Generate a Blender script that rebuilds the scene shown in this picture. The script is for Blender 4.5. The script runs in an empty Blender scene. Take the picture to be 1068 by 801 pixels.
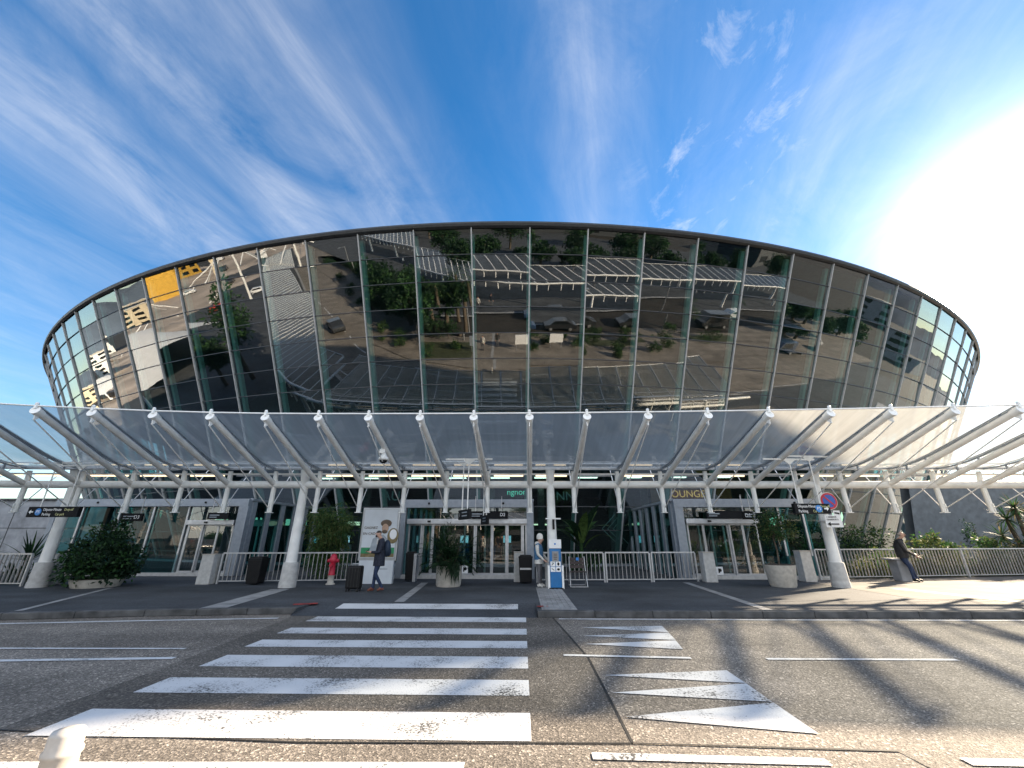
import bpy, bmesh, math, random
from mathutils import Vector, Matrix, noise as mnoise
R = math.radians
rng = random.Random(7)
scene = bpy.context.scene
col = scene.collection

# ------------------------------------------------------------------ scene graph helpers
WM = {}                      # world matrix of every object built (no evaluation needed)

def tag(o, label=None, cat=None, group=None, kind=None):
    if label: o['label'] = label
    if cat: o['category'] = cat
    if group: o['group'] = group
    if kind: o['kind'] = kind
    return o

def thing(name, loc, label, cat, group=None, rz=0.0):
    o = bpy.data.objects.new(name, None)
    o.empty_display_size = .3
    col.objects.link(o)
    o.location = loc
    o.rotation_euler = (0, 0, rz)
    WM[o] = Matrix.Translation(Vector(loc)) @ Matrix.Rotation(rz, 4, 'Z')
    return tag(o, label, cat, group)

def children(o):
    return [c for c in bpy.data.objects if c.parent == o]

def copy_tree(o, parent=None, kids=None):
    c = o.copy()
    col.objects.link(c)
    c.parent = parent
    for ch in children(o):
        copy_tree(ch, c)
    return c

class MB:
    """collects world-space geometry for ONE mesh object"""
    def __init__(s):
        s.v = []; s.f = []; s.m = []; s.sm = []
    def add(s, vs, fs, mi=0, smooth=False):
        b = len(s.v)
        s.v += [Vector(p) for p in vs]
        for f in fs:
            s.f.append([b + i for i in f]); s.m.append(mi); s.sm.append(smooth)
    def quad(s, a, b, c, d, mi=0):
        s.add([a, b, c, d], [(0, 1, 2, 3)], mi)
    def box(s, c, d, rot=None, mi=0, taper=1.0):
        x, y, z = d[0]/2, d[1]/2, d[2]/2
        vs = [Vector((sx*x*(taper if sz > 0 else 1), sy*y*(taper if sz > 0 else 1), sz*z)) for sz in (-1, 1) for sy in (-1, 1) for sx in (-1, 1)]
        if rot is not None:
            vs = [rot @ v for v in vs]
        c = Vector(c)
        s.add([c + v for v in vs], [(0, 2, 3, 1), (4, 5, 7, 6), (0, 1, 5, 4), (2, 6, 7, 3), (0, 4, 6, 2), (1, 3, 7, 5)], mi)
    def bar(s, p0, p1, w, h, up=(0, 0, 1), mi=0):
        """rectangular bar from p0 to p1: w sideways, h along 'up'"""
        p0, p1 = Vector(p0), Vector(p1)
        d = (p1 - p0).normalized(); up = Vector(up)
        sd = d.cross(up)
        if sd.length < 1e-6: sd = Vector((1, 0, 0))
        sd.normalize(); u = sd.cross(d).normalized()
        vs = []
        for p in (p0, p1):
            for a, b in ((-1, -1), (1, -1), (1, 1), (-1, 1)):
                vs.append(p + sd*a*w/2 + u*b*h/2)
        s.add(vs, [(0, 1, 2, 3), (7, 6, 5, 4), (0, 4, 5, 1), (1, 5, 6, 2), (2, 6, 7, 3), (3, 7, 4, 0)], mi)
    def tube(s, pts, r, n=10, caps=True, mi=0, smooth=True):
        pts = [Vector(p) for p in pts]
        k = len(pts)
        rs = r if isinstance(r, (list, tuple)) else [r]*k
        rings = []; prev = None
        for i, p in enumerate(pts):
            d = (pts[min(i+1, k-1)] - pts[max(i-1, 0)]).normalized()
            if prev is None:
                a = d.cross(Vector((0, 0, 1)))
                if a.length < 1e-3: a = d.cross(Vector((1, 0, 0)))
            else:
                a = prev - d*prev.dot(d)
            a.normalize(); prev = a
            b = d.cross(a)
            rings.append([p + (a*math.cos(2*math.pi*j/n) + b*math.sin(2*math.pi*j/n))*rs[i] for j in range(n)])
        vs = [q for rg in rings for q in rg]; fs = []
        for i in range(k-1):
            for j in range(n):
                fs.append((i*n+j, i*n+(j+1) % n, (i+1)*n+(j+1) % n, (i+1)*n+j))
        s.add(vs, fs, mi, smooth)
        if caps:
            s.add(rings[0], [tuple(range(n))[::-1]], mi)
            s.add(rings[-1], [tuple(range(n))], mi)
    def lathe(s, c, prof, n=20, mi=0, smooth=True, sx=1.0, sy=1.0):
        c = Vector(c); vs = []; fs = []
        for r, z in prof:
            for j in range(n):
                a = 2*math.pi*j/n
                vs.append(c + Vector((r*math.cos(a)*sx, r*math.sin(a)*sy, z)))
        for i in range(len(prof)-1):
            for j in range(n):
                fs.append((i*n+j, i*n+(j+1) % n, (i+1)*n+(j+1) % n, (i+1)*n+j))
        s.add(vs, fs, mi, smooth)
        s.add(vs[:n], [tuple(range(n))[::-1]], mi)
        s.add(vs[-n:], [tuple(range(n))], mi)
    def ball(s, c, r, n=12, mi=0):
        if not isinstance(r, (tuple, list)): r = (r, r, r)
        c = Vector(c); m = n//2; vs = []; fs = []
        for i in range(m+1):
            th = math.pi*i/m
            for j in range(n):
                a = 2*math.pi*j/n
                vs.append(c + Vector((r[0]*math.sin(th)*math.cos(a), r[1]*math.sin(th)*math.sin(a), r[2]*math.cos(th))))
        for i in range(m):
            for j in range(n):
                fs.append((i*n+j, (i+1)*n+j, (i+1)*n+(j+1) % n, i*n+(j+1) % n))
        s.add(vs, fs, mi, True)
    def prism(s, poly, vec, mi=0):
        n = len(poly); poly = [Vector(p) for p in poly]; vec = Vector(vec)
        vs = poly + [p + vec for p in poly]
        fs = [tuple(range(n))[::-1], tuple(range(n, 2*n))] + [(i, (i+1) % n, n+(i+1) % n, n+i) for i in range(n)]
        s.add(vs, fs, mi)
    def build(s, name, mats, parent=None, origin=None, recalc=True):
        me = bpy.data.meshes.new(name)
        if parent is not None:
            M = WM[parent]
        else:
            if origin is None: origin = (0, 0, 0)
            M = Matrix.Translation(Vector(origin))
        Mi = M.inverted()
        me.from_pydata([Mi @ v for v in s.v], [], s.f)
        for i, p in enumerate(me.polygons):
            p.material_index = s.m[i]; p.use_smooth = s.sm[i]
        if not isinstance(mats, (list, tuple)): mats = [mats]
        for m in mats: me.materials.append(m)
        if recalc:
            bm = bmesh.new(); bm.from_mesh(me)
            bmesh.ops.recalc_face_normals(bm, faces=bm.faces)
            bm.to_mesh(me); bm.free()
        o = bpy.data.objects.new(name, me)
        col.objects.link(o)
        if parent is not None:
            o.parent = parent
        else:
            o.location = origin
        WM[o] = M
        return o

def bevel(o, w, seg=2):
    m = o.modifiers.new('bevel', 'BEVEL'); m.width = w; m.segments = seg; m.limit_method = 'ANGLE'; m.angle_limit = R(40)
    return o

def text_obj(name, txt, size, pos, mat, parent, yaw=0.0, align='LEFT', depth=.004, flip=False, squeeze=1.0):
    cu = bpy.data.curves.new('lettering', 'FONT')
    cu.body = txt; cu.size = size; cu.align_x = align; cu.align_y = 'CENTER'; cu.extrude = depth/2
    t = bpy.data.objects.new('lettering', cu)
    col.objects.link(t)
    dg = bpy.context.evaluated_depsgraph_get()
    me = bpy.data.meshes.new_from_object(t.evaluated_get(dg))
    bpy.data.objects.remove(t)
    Mw = Matrix.Translation(Vector(pos)) @ Matrix.Rotation(yaw, 4, 'Z') @ Matrix.Rotation(R(90), 4, 'X') @ Matrix.Diagonal((squeeze, 1, 1, 1))
    me.transform(WM[parent].inverted() @ Mw)
    me.materials.clear(); me.materials.append(mat)
    o = bpy.data.objects.new(name, me); col.objects.link(o); o.parent = parent
    WM[o] = WM[parent]
    return o

# ------------------------------------------------------------------ materials
def nt(name):
    m = bpy.data.materials.new(name); m.use_nodes = True
    t = m.node_tree; t.nodes.clear()
    out = t.nodes.new('ShaderNodeOutputMaterial')
    return m, t, out

def N(t, typ, **kw):
    n = t.nodes.new(typ)
    for k, v in kw.items():
        if k.startswith('i_'):
            n.inputs[k[2:].replace('_', ' ')].default_value = v
        else:
            setattr(n, k, v)
    return n

def ramp(t, src, stops):
    r = t.nodes.new('ShaderNodeValToRGB')
    e = r.color_ramp.elements
    while len(e) < len(stops): e.new(.5)
    for el, (p, c) in zip(e, stops):
        el.position = p
        el.color = (c, c, c, 1) if isinstance(c, (int, float)) else (*c, 1)
    t.links.new(src, r.inputs[0])
    return r.outputs[0]

def mat(name, c, rough=.5, metal=0.0, var=.12, scale=6.0, bump=0.0, bscale=60.0, spec=.5, emit=None, coat=0.0):
    m, t, out = nt(name)
    b = N(t, 'ShaderNodeBsdfPrincipled')
    b.inputs['Roughness'].default_value = rough
    b.inputs['Metallic'].default_value = metal
    b.inputs['Specular IOR Level'].default_value = spec
    b.inputs['Coat Weight'].default_value = coat
    tc = N(t, 'ShaderNodeTexCoord')
    nz = N(t, 'ShaderNodeTexNoise'); nz.inputs['Scale'].default_value = scale; nz.inputs['Detail'].default_value = 6
    t.links.new(tc.outputs['Object'], nz.inputs['Vector'])
    lo = tuple(max(0, x*(1-var*1.6)) for x in c); hi = tuple(min(1, x*(1+var)) for x in c)
    cr = ramp(t, nz.outputs['Fac'], [(.3, lo), (.7, hi)])
    t.links.new(cr, b.inputs['Base Color'])
    rr = ramp(t, nz.outputs['Fac'], [(.25, min(1, rough*1.15)), (.75, rough*.85)])
    t.links.new(rr, b.inputs['Roughness'])
    if bump:
        n2 = N(t, 'ShaderNodeTexNoise'); n2.inputs['Scale'].default_value = bscale; n2.inputs['Detail'].default_value = 4
        t.links.new(tc.outputs['Object'], n2.inputs['Vector'])
        bp = N(t, 'ShaderNodeBump'); bp.inputs['Strength'].default_value = bump; bp.inputs['Distance'].default_value = .01
        t.links.new(n2.outputs['Fac'], bp.inputs['Height']); t.links.new(bp.outputs['Normal'], b.inputs['Normal'])
    if emit:
        b.inputs['Emission Color'].default_value = (*emit[0], 1); b.inputs['Emission Strength'].default_value = emit[1]
    t.links.new(b.outputs[0], out.inputs[0])
    return m

def asphalt(name, base, grain=.5, light=.22, bump=.5, tone=(1.14, 1.0, .85)):
    m, t, out = nt(name)
    tc = N(t, 'ShaderNodeTexCoord')
    b = N(t, 'ShaderNodeBsdfPrincipled', i_Roughness=.82); b.inputs['Specular IOR Level'].default_value = .3
    v = N(t, 'ShaderNodeTexVoronoi', i_Scale=62.0)
    t.links.new(tc.outputs['Object'], v.inputs['Vector'])
    n1 = N(t, 'ShaderNodeTexNoise', i_Scale=90.0, i_Detail=3.0)
    t.links.new(tc.outputs['Object'], n1.inputs['Vector'])
    n2 = N(t, 'ShaderNodeTexNoise', i_Scale=.55, i_Detail=8.0, i_Roughness=.62)
    t.links.new(tc.outputs['Object'], n2.inputs['Vector'])
    # long wheel-track wear along x
    mp = N(t, 'ShaderNodeMapping'); mp.inputs['Scale'].default_value = (.06, .9, 1)
    t.links.new(tc.outputs['Object'], mp.inputs['Vector'])
    n3 = N(t, 'ShaderNodeTexNoise', i_Scale=1.2, i_Detail=4.0)
    t.links.new(mp.outputs[0], n3.inputs['Vector'])
    big = ramp(t, n2.outputs['Fac'], [(.3, .62), (.7, 1.32)])
    trk = ramp(t, n3.outputs['Fac'], [(.35, .82), (.65, 1.15)])
    # per-stone brightness
    stone = ramp(t, v.outputs['Color'], [(.1, base*(1-grain)), (.62, base), (.8, base*1.4), (.97, light)])
    mx = N(t, 'ShaderNodeMix', data_type='RGBA', blend_type='MULTIPLY'); mx.inputs[0].default_value = 1
    t.links.new(stone, mx.inputs[6]); t.links.new(big, mx.inputs[7])
    mx2 = N(t, 'ShaderNodeMix', data_type='RGBA', blend_type='MULTIPLY'); mx2.inputs[0].default_value = 1
    t.links.new(mx.outputs[2], mx2.inputs[6]); t.links.new(trk, mx2.inputs[7])
    warm = N(t, 'ShaderNodeMix', data_type='RGBA', blend_type='MULTIPLY'); warm.inputs[0].default_value = 1
    warm.inputs[7].default_value = (*tone, 1)
    t.links.new(mx2.outputs[2], warm.inputs[6])
    t.links.new(warm.outputs[2], b.inputs['Base Color'])
    ad = N(t, 'ShaderNodeMath', operation='ADD')
    t.links.new(v.outputs['Distance'], ad.inputs[0]); t.links.new(n1.outputs['Fac'], ad.inputs[1])
    bp = N(t, 'ShaderNodeBump', i_Strength=bump, i_Distance=.008)
    t.links.new(ad.outputs[0], bp.inputs['Height']); t.links.new(bp.outputs[0], b.inputs['Normal'])
    t.links.new(b.outputs[0], out.inputs[0])
    return m

def road_paint(name, c=.72, wear=.5):
    m, t, out = nt(name)
    tc = N(t, 'ShaderNodeTexCoord')
    b = N(t, 'ShaderNodeBsdfPrincipled', i_Roughness=.55)
    v = N(t, 'ShaderNodeTexVoronoi', i_Scale=48.0)
    t.links.new(tc.outputs['Object'], v.inputs['Vector'])
    n1 = N(t, 'ShaderNodeTexNoise', i_Scale=38.0, i_Detail=5.0, i_Roughness=.7)
    n2 = N(t, 'ShaderNodeTexNoise', i_Scale=1.6, i_Detail=5.0)
    for n in (n1, n2): t.links.new(tc.outputs['Object'], n.inputs['Vector'])
    s = N(t, 'ShaderNodeMath', operation='MULTIPLY_ADD'); s.inputs[1].default_value = .62
    t.links.new(n2.outputs['Fac'], s.inputs[0]); t.links.new(n1.outputs['Fac'], s.inputs[2])
    fac = ramp(t, s.outputs[0], [(wear+.06, 1.0), (wear+.14, 0.0)])
    mx = N(t, 'ShaderNodeMix', data_type='RGBA'); mx.inputs[7].default_value = (.07, .07, .07, 1)
    shade = ramp(t, n2.outputs['Fac'], [(.3, c*.82), (.7, c)])
    t.links.new(shade, mx.inputs[6]); t.links.new(fac, mx.inputs[0])
    t.links.new(mx.outputs[2], b.inputs['Base Color'])
    bp = N(t, 'ShaderNodeBump', i_Strength=.35, i_Distance=.006)
    t.links.new(v.outputs['Distance'], bp.inputs['Height']); t.links.new(bp.outputs[0], b.inputs['Normal'])
    t.links.new(b.outputs[0], out.inputs[0])
    return m

def glassy(name, tint, refl=.3, rough=0.0, dust=0.0, dustcol=(.7, .72, .7), wav=0.0, wscale=.6, gtint=(1, 1, 1), dstretch=None):
    m, t, out = nt(name)
    tr = N(t, 'ShaderNodeBsdfTransparent'); tr.inputs[0].default_value = (*tint, 1)
    gl = N(t, 'ShaderNodeBsdfGlossy', i_Roughness=rough); gl.inputs[0].default_value = (*gtint, 1)
    tc = N(t, 'ShaderNodeTexCoord')
    if wav:
        nz = N(t, 'ShaderNodeTexNoise', i_Scale=wscale, i_Detail=1.5)
        t.links.new(tc.outputs['Object'], nz.inputs['Vector'])
        bp = N(t, 'ShaderNodeBump', i_Strength=wav, i_Distance=.05)
        t.links.new(nz.outputs['Fac'], bp.inputs['Height']); t.links.new(bp.outputs[0], gl.inputs['Normal'])
    fr = N(t, 'ShaderNodeLayerWeight', i_Blend=.5)
    rp = N(t, 'ShaderNodeMapRange'); rp.inputs['From Min'].default_value = .45; rp.inputs['To Min'].default_value = refl; rp.inputs['To Max'].default_value = 1.0
    pw = N(t, 'ShaderNodeMath', operation='POWER'); pw.inputs[1].default_value = 4.0
    t.links.new(fr.outputs['Facing'], pw.inputs[0])
    mr = N(t, 'ShaderNodeMapRange'); mr.inputs['To Min'].default_value = refl; mr.inputs['To Max'].default_value = .95
    t.links.new(pw.outputs[0], mr.inputs['Value'])
    mx = N(t, 'ShaderNodeMixShader')
    t.links.new(mr.outputs[0], mx.inputs[0])
    t.links.new(tr.outputs[0], mx.inputs[1]); t.links.new(gl.outputs[0], mx.inputs[2])
    last = mx.outputs[0]
    if dust:
        df = N(t, 'ShaderNodeBsdfDiffuse'); df.inputs[0].default_value = (*dustcol, 1)
        tl = N(t, 'ShaderNodeBsdfTranslucent'); tl.inputs[0].default_value = (*dustcol, 1)
        dm = N(t, 'ShaderNodeMixShader'); dm.inputs[0].default_value = .92
        t.links.new(df.outputs[0], dm.inputs[1]); t.links.new(tl.outputs[0], dm.inputs[2])
        nz = N(t, 'ShaderNodeTexNoise', i_Scale=1.3, i_Detail=6.0, i_Roughness=.6)
        src = tc.outputs['Object']
        if dstretch:      # rain and dust streaks running down the slope
            mpd = N(t, 'ShaderNodeMapping'); mpd.inputs['Scale'].default_value = dstretch
            t.links.new(src, mpd.inputs[0]); src = mpd.outputs[0]
        t.links.new(src, nz.inputs['Vector'])
        dr = ramp(t, nz.outputs['Fac'], [(.25, dust*.86), (.75, dust*1.12)])
        m2 = N(t, 'ShaderNodeMixShader')
        t.links.new(dr, m2.inputs[0]); t.links.new(last, m2.inputs[1]); t.links.new(dm.outputs[0], m2.inputs[2])
        last = m2.outputs[0]
    t.links.new(last, out.inputs[0])
    return m

def leafmat(name, c, trans=.35):
    m, t, out = nt(name)
    b = N(t, 'ShaderNodeBsdfPrincipled', i_Roughness=.6); b.inputs['Specular IOR Level'].default_value = .25
    tl = N(t, 'ShaderNodeBsdfTranslucent')
    tc = N(t, 'ShaderNodeTexCoord')
    nz = N(t, 'ShaderNodeTexNoise', i_Scale=9.0, i_Detail=3.0)
    t.links.new(tc.outputs['Object'], nz.inputs['Vector'])
    cr = ramp(t, nz.outputs['Fac'], [(.3, tuple(x*.55 for x in c)), (.7, tuple(x*1.4 for x in c))])
    t.links.new(cr, b.inputs['Base Color']); t.links.new(cr, tl.inputs[0])
    mx = N(t, 'ShaderNodeMixShader'); mx.inputs[0].default_value = trans
    t.links.new(b.outputs[0], mx.inputs[1]); t.links.new(tl.outputs[0], mx.inputs[2])
    t.links.new(mx.outputs[0], out.inputs[0])
    return m

def pavers(name, c):
    m, t, out = nt(name)
    b = N(t, 'ShaderNodeBsdfPrincipled', i_Roughness=.85); b.inputs['Specular IOR Level'].default_value = .25
    tc = N(t, 'ShaderNodeTexCoord')
    br = N(t, 'ShaderNodeTexBrick', offset=0.0); br.inputs['Scale'].default_value = 1.0
    br.inputs['Brick Width'].default_value = .4; br.inputs['Row Height'].default_value = .4; br.inputs['Mortar Size'].default_value = .012
    br.inputs['Color1'].default_value = (*c, 1); br.inputs['Color2'].default_value = (*[x*.86 for x in c], 1); br.inputs['Mortar'].default_value = (*[x*.5 for x in c], 1)
    t.links.new(tc.outputs['Object'], br.inputs['Vector'])
    nz = N(t, 'ShaderNodeTexNoise', i_Scale=1.1, i_Detail=6.0)
    t.links.new(tc.outputs['Object'], nz.inputs['Vector'])
    cr = ramp(t, nz.outputs['Fac'], [(.3, .75), (.7, 1.1)])
    mx = N(t, 'ShaderNodeMix', data_type='RGBA', blend_type='MULTIPLY'); mx.inputs[0].default_value = 1
    t.links.new(br.outputs[0], mx.inputs[6]); t.links.new(cr, mx.inputs[7])
    t.links.new(mx.outputs[2], b.inputs['Base Color'])
    t.links.new(b.outputs[0], out.inputs[0])
    return m

M = {}
M['road'] = asphalt('road_asphalt', .195, .62, .6)
M['newroad'] = asphalt('patched_asphalt', .125, .58, .4)
M['darkroad'] = asphalt('dark_road_asphalt', .03, .4, .06)
M['ground'] = asphalt('ground_asphalt', .035, .4, .08)
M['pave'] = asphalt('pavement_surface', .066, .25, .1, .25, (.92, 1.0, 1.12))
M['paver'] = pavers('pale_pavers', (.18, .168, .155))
M['plaza'] = mat('pale_forecourt', (.46, .38, .31), .9, var=.35, scale=.05)
M['islandpave'] = asphalt('island_pavement', .17, .3, .26, .2)
M['band'] = mat('pale_paving_band', (.3, .3, .3), .75, var=.2, scale=3, bump=.3)
M['kerb'] = mat('kerb_granite', (.085, .085, .085), .8, var=.3, scale=4, bump=.4)
M['tar'] = mat('crack_tar', (.018, .018, .018), .6)
M['paint'] = road_paint('road_paint', .68, .60)
M['paint2'] = road_paint('thin_line_paint', .70, .60)
M['redspray'] = mat('red_spray_paint', (.32, .035, .03), .8, var=.4, scale=12)
M['white'] = mat('white_painted_steel', (.84, .83, .80), .42, var=.08, scale=3, bump=.03)
M['whitecap'] = mat('white_cap_paint', (.88, .88, .86), .4, var=.04)
M['conc'] = mat('pale_concrete', (.5, .46, .40), .85, var=.12, scale=9, bump=.4, bscale=40)
M['plinth'] = mat('plinth_concrete', (.5, .49, .47), .85, var=.1, scale=9, bump=.4, bscale=40)
M['stone'] = mat('grey_stone_cladding', (.3, .31, .33), .8, var=.2, scale=2.5, bump=.3)
M['drum'] = mat('dark_grey_cladding', (.16, .18, .2), .7, var=.15, scale=3, bump=.2)
M['alu'] = mat('aluminium', (.5, .51, .53), .35, .7, var=.08)
M['mull'] = mat('mullion_aluminium', (.48, .49, .50), .45, .2, var=.06)
M['alugrey'] = mat('grey_door_frame', (.28, .31, .35), .45, .3, var=.08)
M['dkframe'] = mat('dark_gasket', (.03, .035, .04), .5)
M['rim'] = mat('roof_rim_metal', (.05, .052, .055), .45, .3, var=.12)
M['steel'] = mat('rail_steel', (.55, .55, .55), .4, .4, var=.1)
M['railbar'] = mat('rail_bars', (.48, .46, .44), .5, .2, var=.12)
M['interior'] = mat('interior_dark', (.05, .055, .06), .8, var=.2)
M['slab'] = mat('interior_ceiling', (.12, .14, .15), .7, var=.2)
M['floor_in'] = mat('interior_floor', (.18, .18, .18), .25, var=.1)
M['inpost'] = mat('inner_post_paint', (.38, .43, .41), .5, var=.06)
M['facade'] = glassy('facade_mirror_glass', (.34, .58, .56), .185, 0.0, dust=.014, dustcol=(.5, .56, .52), wav=.06, wscale=.55, gtint=(.92, .97, 1.0))
M['lowglass'] = glassy('lobby_glass', (.20, .50, .50), .022, 0.0, wav=.03, wscale=.9)
M['doorglass'] = glassy('door_glass', (.5, .66, .64), .11, 0.0, wav=.03, wscale=.8)
M['runwarm'] = glassy('sun_tinted_canopy_glass', (.45, .45, .42), .05, .02, dust=.3, dustcol=(.62, .52, .38))  # tan of the sunlit left run put into the scatter colour
M['runglass'] = glassy('far_canopy_glass', (.45, .5, .52), .08, .02, dust=.06)
M['canopyglass'] = glassy('canopy_glass', (.56, .60, .61), .05, .02, dust=.235, dustcol=(.93, .95, .93), dstretch=(5.0, .35, .35))
M['balus'] = glassy('plinth_glass', (.3, .6, .62), .1, .05, dust=.3, dustcol=(.12, .3, .32))
M['black'] = mat('black_plastic', (.007, .007, .008), .5, spec=.3)
M['signblack'] = mat('sign_black', (.005, .006, .008), .6, var=.05, spec=.2)
M['signwhite'] = mat('sign_white', (.85, .85, .85), .5, var=.03)
M['signyellow'] = mat('sign_soft_yellow', (.6, .6, .3), .5, var=.03)
M['signblue'] = mat('sign_blue', (.03, .23, .62), .4, var=.05)
M['ringblue'] = mat('road_sign_blue', (.04, .12, .48), .4, var=.05)
M['ringred'] = mat('road_sign_red', (.55, .03, .05), .4, var=.05)
M['totem'] = mat('totem_blue', (.02, .16, .40), .35, var=.08)
M['red'] = mat('hydrant_red', (.52, .02, .05), .45, var=.15)
M['brown'] = mat('dark_brown_slats', (.05, .035, .035), .5, var=.2)
M['tube'] = mat('fluorescent_tube', (.9, .85, .75), .4, emit=((1.0, .78, .48), .42))
M['leafdk'] = leafmat('leaf_dark', (.018, .045, .022))
M['leafmid'] = leafmat('leaf_mid', (.04, .10, .03))
M['leaflt'] = leafmat('leaf_light', (.075, .13, .035))
M['leafyel'] = leafmat('leaf_yellowgreen', (.13, .15, .05))
M['leafdry'] = leafmat('leaf_dry', (.2, .17, .09))
M['bark'] = mat('bark', (.11, .085, .06), .9, var=.3, scale=14, bump=.6)
M['soil'] = mat('soil', (.05, .035, .025), .95, var=.3, scale=20)
M['soilbed'] = mat('planted_soil', (.022, .026, .012), .95, var=.5, scale=5, bump=.6, bscale=20)
M['skin'] = mat('skin', (.5, .3, .22), .5, var=.05)
M['hairdk'] = mat('dark_hair', (.015, .012, .01), .5)
M['greyhair'] = mat('grey_hair', (.3, .27, .24), .7)
M['navy'] = mat('navy_coat', (.012, .016, .032), .8, var=.2, scale=20)
M['jeans'] = mat('blue_jeans', (.02, .036, .085), .85, var=.2, scale=20)
M['brownshoe'] = mat('brown_leather', (.16, .05, .03), .45)
M['beanie'] = mat('white_wool', (.75, .73, .68), .9, var=.1, scale=40)
M['vest'] = mat('denim_vest', (.05, .15, .28), .85, var=.15, scale=20)
M['cream'] = mat('cream_cotton', (.62, .60, .56), .9, var=.1, scale=20)
M['greytr'] = mat('grey_trousers', (.12, .12, .13), .9, var=.2, scale=20)
M['blackcl'] = mat('black_jacket', (.018, .018, .02), .75, var=.2, scale=20)
M['pack'] = mat('backpack_fabric', (.015, .03, .06), .7, var=.2)
M['carwhite'] = mat('car_white', (.7, .7, .7), .25, coat=.6, var=.03)
M['cardark'] = mat('car_black', (.025, .027, .03), .25, coat=.6, var=.03)
M['carblue'] = mat('car_blue', (.03, .06, .12), .25, coat=.6, var=.03)
M['carred'] = mat('car_red', (.5, .05, .03), .25, coat=.6, var=.03)
M['carglass'] = mat('car_window', (.01, .012, .014), .06, var=.02)
M['tyre'] = mat('tyre', (.02, .02, .02), .8)
M['cream_wall'] = mat('cream_render', (.62, .52, .36), .85, var=.12, scale=.6)
M['yellow_wall'] = mat('ochre_render', (.62, .36, .05), .85, var=.12, scale=.6)
M['tentwhite'] = mat('white_membrane', (.8, .78, .74), .7, var=.06, scale=.8)
M['hill'] = mat('hill_scrub', (.10, .13, .17), .95, var=.3, scale=.004)
M['grass'] = mat('grass_green', (.045, .055, .022), .95, var=.35, scale=3)
M['poster'] = mat('poster_paper', (.62, .66, .7), .4, var=.05, scale=3)
M['postergreen'] = mat('poster_green', (.03, .26, .11), .4)
M['posterbrown'] = mat('poster_brown', (.22, .17, .08), .4, var=.3)
M['postergrey'] = mat('poster_grey', (.34, .38, .42), .5)
M['posterskin'] = mat('poster_skin', (.52, .34, .24), .5)
M['posterhair'] = mat('poster_hair', (.12, .08, .05), .5)
M['brick'] = mat('orange_panel', (.36, .1, .03), .7, var=.1)
M['orangelit'] = mat('lit_orange_letters', (.8, .4, .12), .5, emit=((1, .45, .12), .25))
M['greenlit'] = mat('lit_green_letters', (.2, .8, .6), .5, emit=((.2, .85, .6), .22))
M['pale'] = mat('pale_graphic', (.35, .42, .42), .6)

# ------------------------------------------------------------------ camera
F_PX, VP, HOR = 425.0, 545.0, 561.0
pitch = math.atan((HOR-400.5)/F_PX); yaw = math.atan((VP-534)/(F_PX/math.cos(pitch)))
cam = bpy.data.cameras.new('camera'); cam.sensor_fit = 'HORIZONTAL'; cam.sensor_width = 36; cam.lens = F_PX/1068*36
cam.clip_start = .05; cam.clip_end = 20000
camo = bpy.data.objects.new('camera', cam); col.objects.link(camo)
camo.location = (0, 0, 1.6); camo.rotation_euler = (R(90)+pitch, 0, yaw)
scene.camera = camo

# ------------------------------------------------------------------ sun and sky
SUN_EL, SUN_AZ = 23.6, 58.0          # azimuth measured from +y towards +x
sd = Vector((math.sin(R(SUN_AZ))*math.cos(R(SUN_EL)), math.cos(R(SUN_AZ))*math.cos(R(SUN_EL)), math.sin(R(SUN_EL))))
sl = bpy.data.lights.new('sun', 'SUN'); sl.energy = 5.0; sl.angle = R(1.1); sl.color = (1.0, .82, .60)
so = bpy.data.objects.new('sun', sl); col.objects.link(so)
so.rotation_euler = (-sd).to_track_quat('-Z', 'Y').to_euler(); so.location = (60, 40, 60)

w = bpy.data.worlds.new('World'); scene.world = w; w.use_nodes = True
t = w.node_tree; t.nodes.clear()
out = N(t, 'ShaderNodeOutputWorld'); bg = N(t, 'ShaderNodeBackground')
SKY = .10
bg.inputs['Strength'].default_value = SKY
sky = N(t, 'ShaderNodeTexSky', sky_type='NISHITA', sun_disc=False, sun_elevation=R(SUN_EL), sun_rotation=R(SUN_AZ), altitude=10, air_density=1.0, dust_density=.1, ozone_density=2.0)
tc = N(t, 'ShaderNodeTexCoord')
hs = N(t, 'ShaderNodeHueSaturation', i_Saturation=1.36, i_Value=.60)
t.links.new(sky.outputs[0], hs.inputs['Color'])
def M2(op, a, b=None, c=None):
    n = N(t, 'ShaderNodeMath', operation=op)
    for i, x in enumerate((a, b, c)):
        if x is None: continue
        if isinstance(x, (int, float)): n.inputs[i].default_value = x
        else: t.links.new(x, n.inputs[i])
    return n.outputs[0]
sp = N(t, 'ShaderNodeSeparateXYZ'); t.links.new(tc.outputs['Generated'], sp.inputs[0])
zc = M2('MAXIMUM', sp.outputs[2], 0.0)
zz = M2('ADD', zc, .10)
px = M2('DIVIDE', sp.outputs[0], zz); py = M2('DIVIDE', sp.outputs[1], zz)
cb = N(t, 'ShaderNodeCombineXYZ'); t.links.new(px, cb.inputs[0]); t.links.new(py, cb.inputs[1])
def cloud(rot, scale, seed, nscale, detail, rough, dist, lo, hi):
    mp = N(t, 'ShaderNodeMapping'); mp.inputs['Rotation'].default_value = (0, 0, R(rot)); mp.inputs['Scale'].default_value = scale; mp.inputs['Location'].default_value = seed
    t.links.new(cb.outputs[0], mp.inputs[0])
    n = N(t, 'ShaderNodeTexNoise', i_Scale=nscale, i_Detail=detail, i_Roughness=rough, i_Distortion=dist)
    t.links.new(mp.outputs[0], n.inputs['Vector'])
    return ramp(t, n.outputs['Fac'], [(lo, 0.0), (hi, 1.0)])
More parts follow.
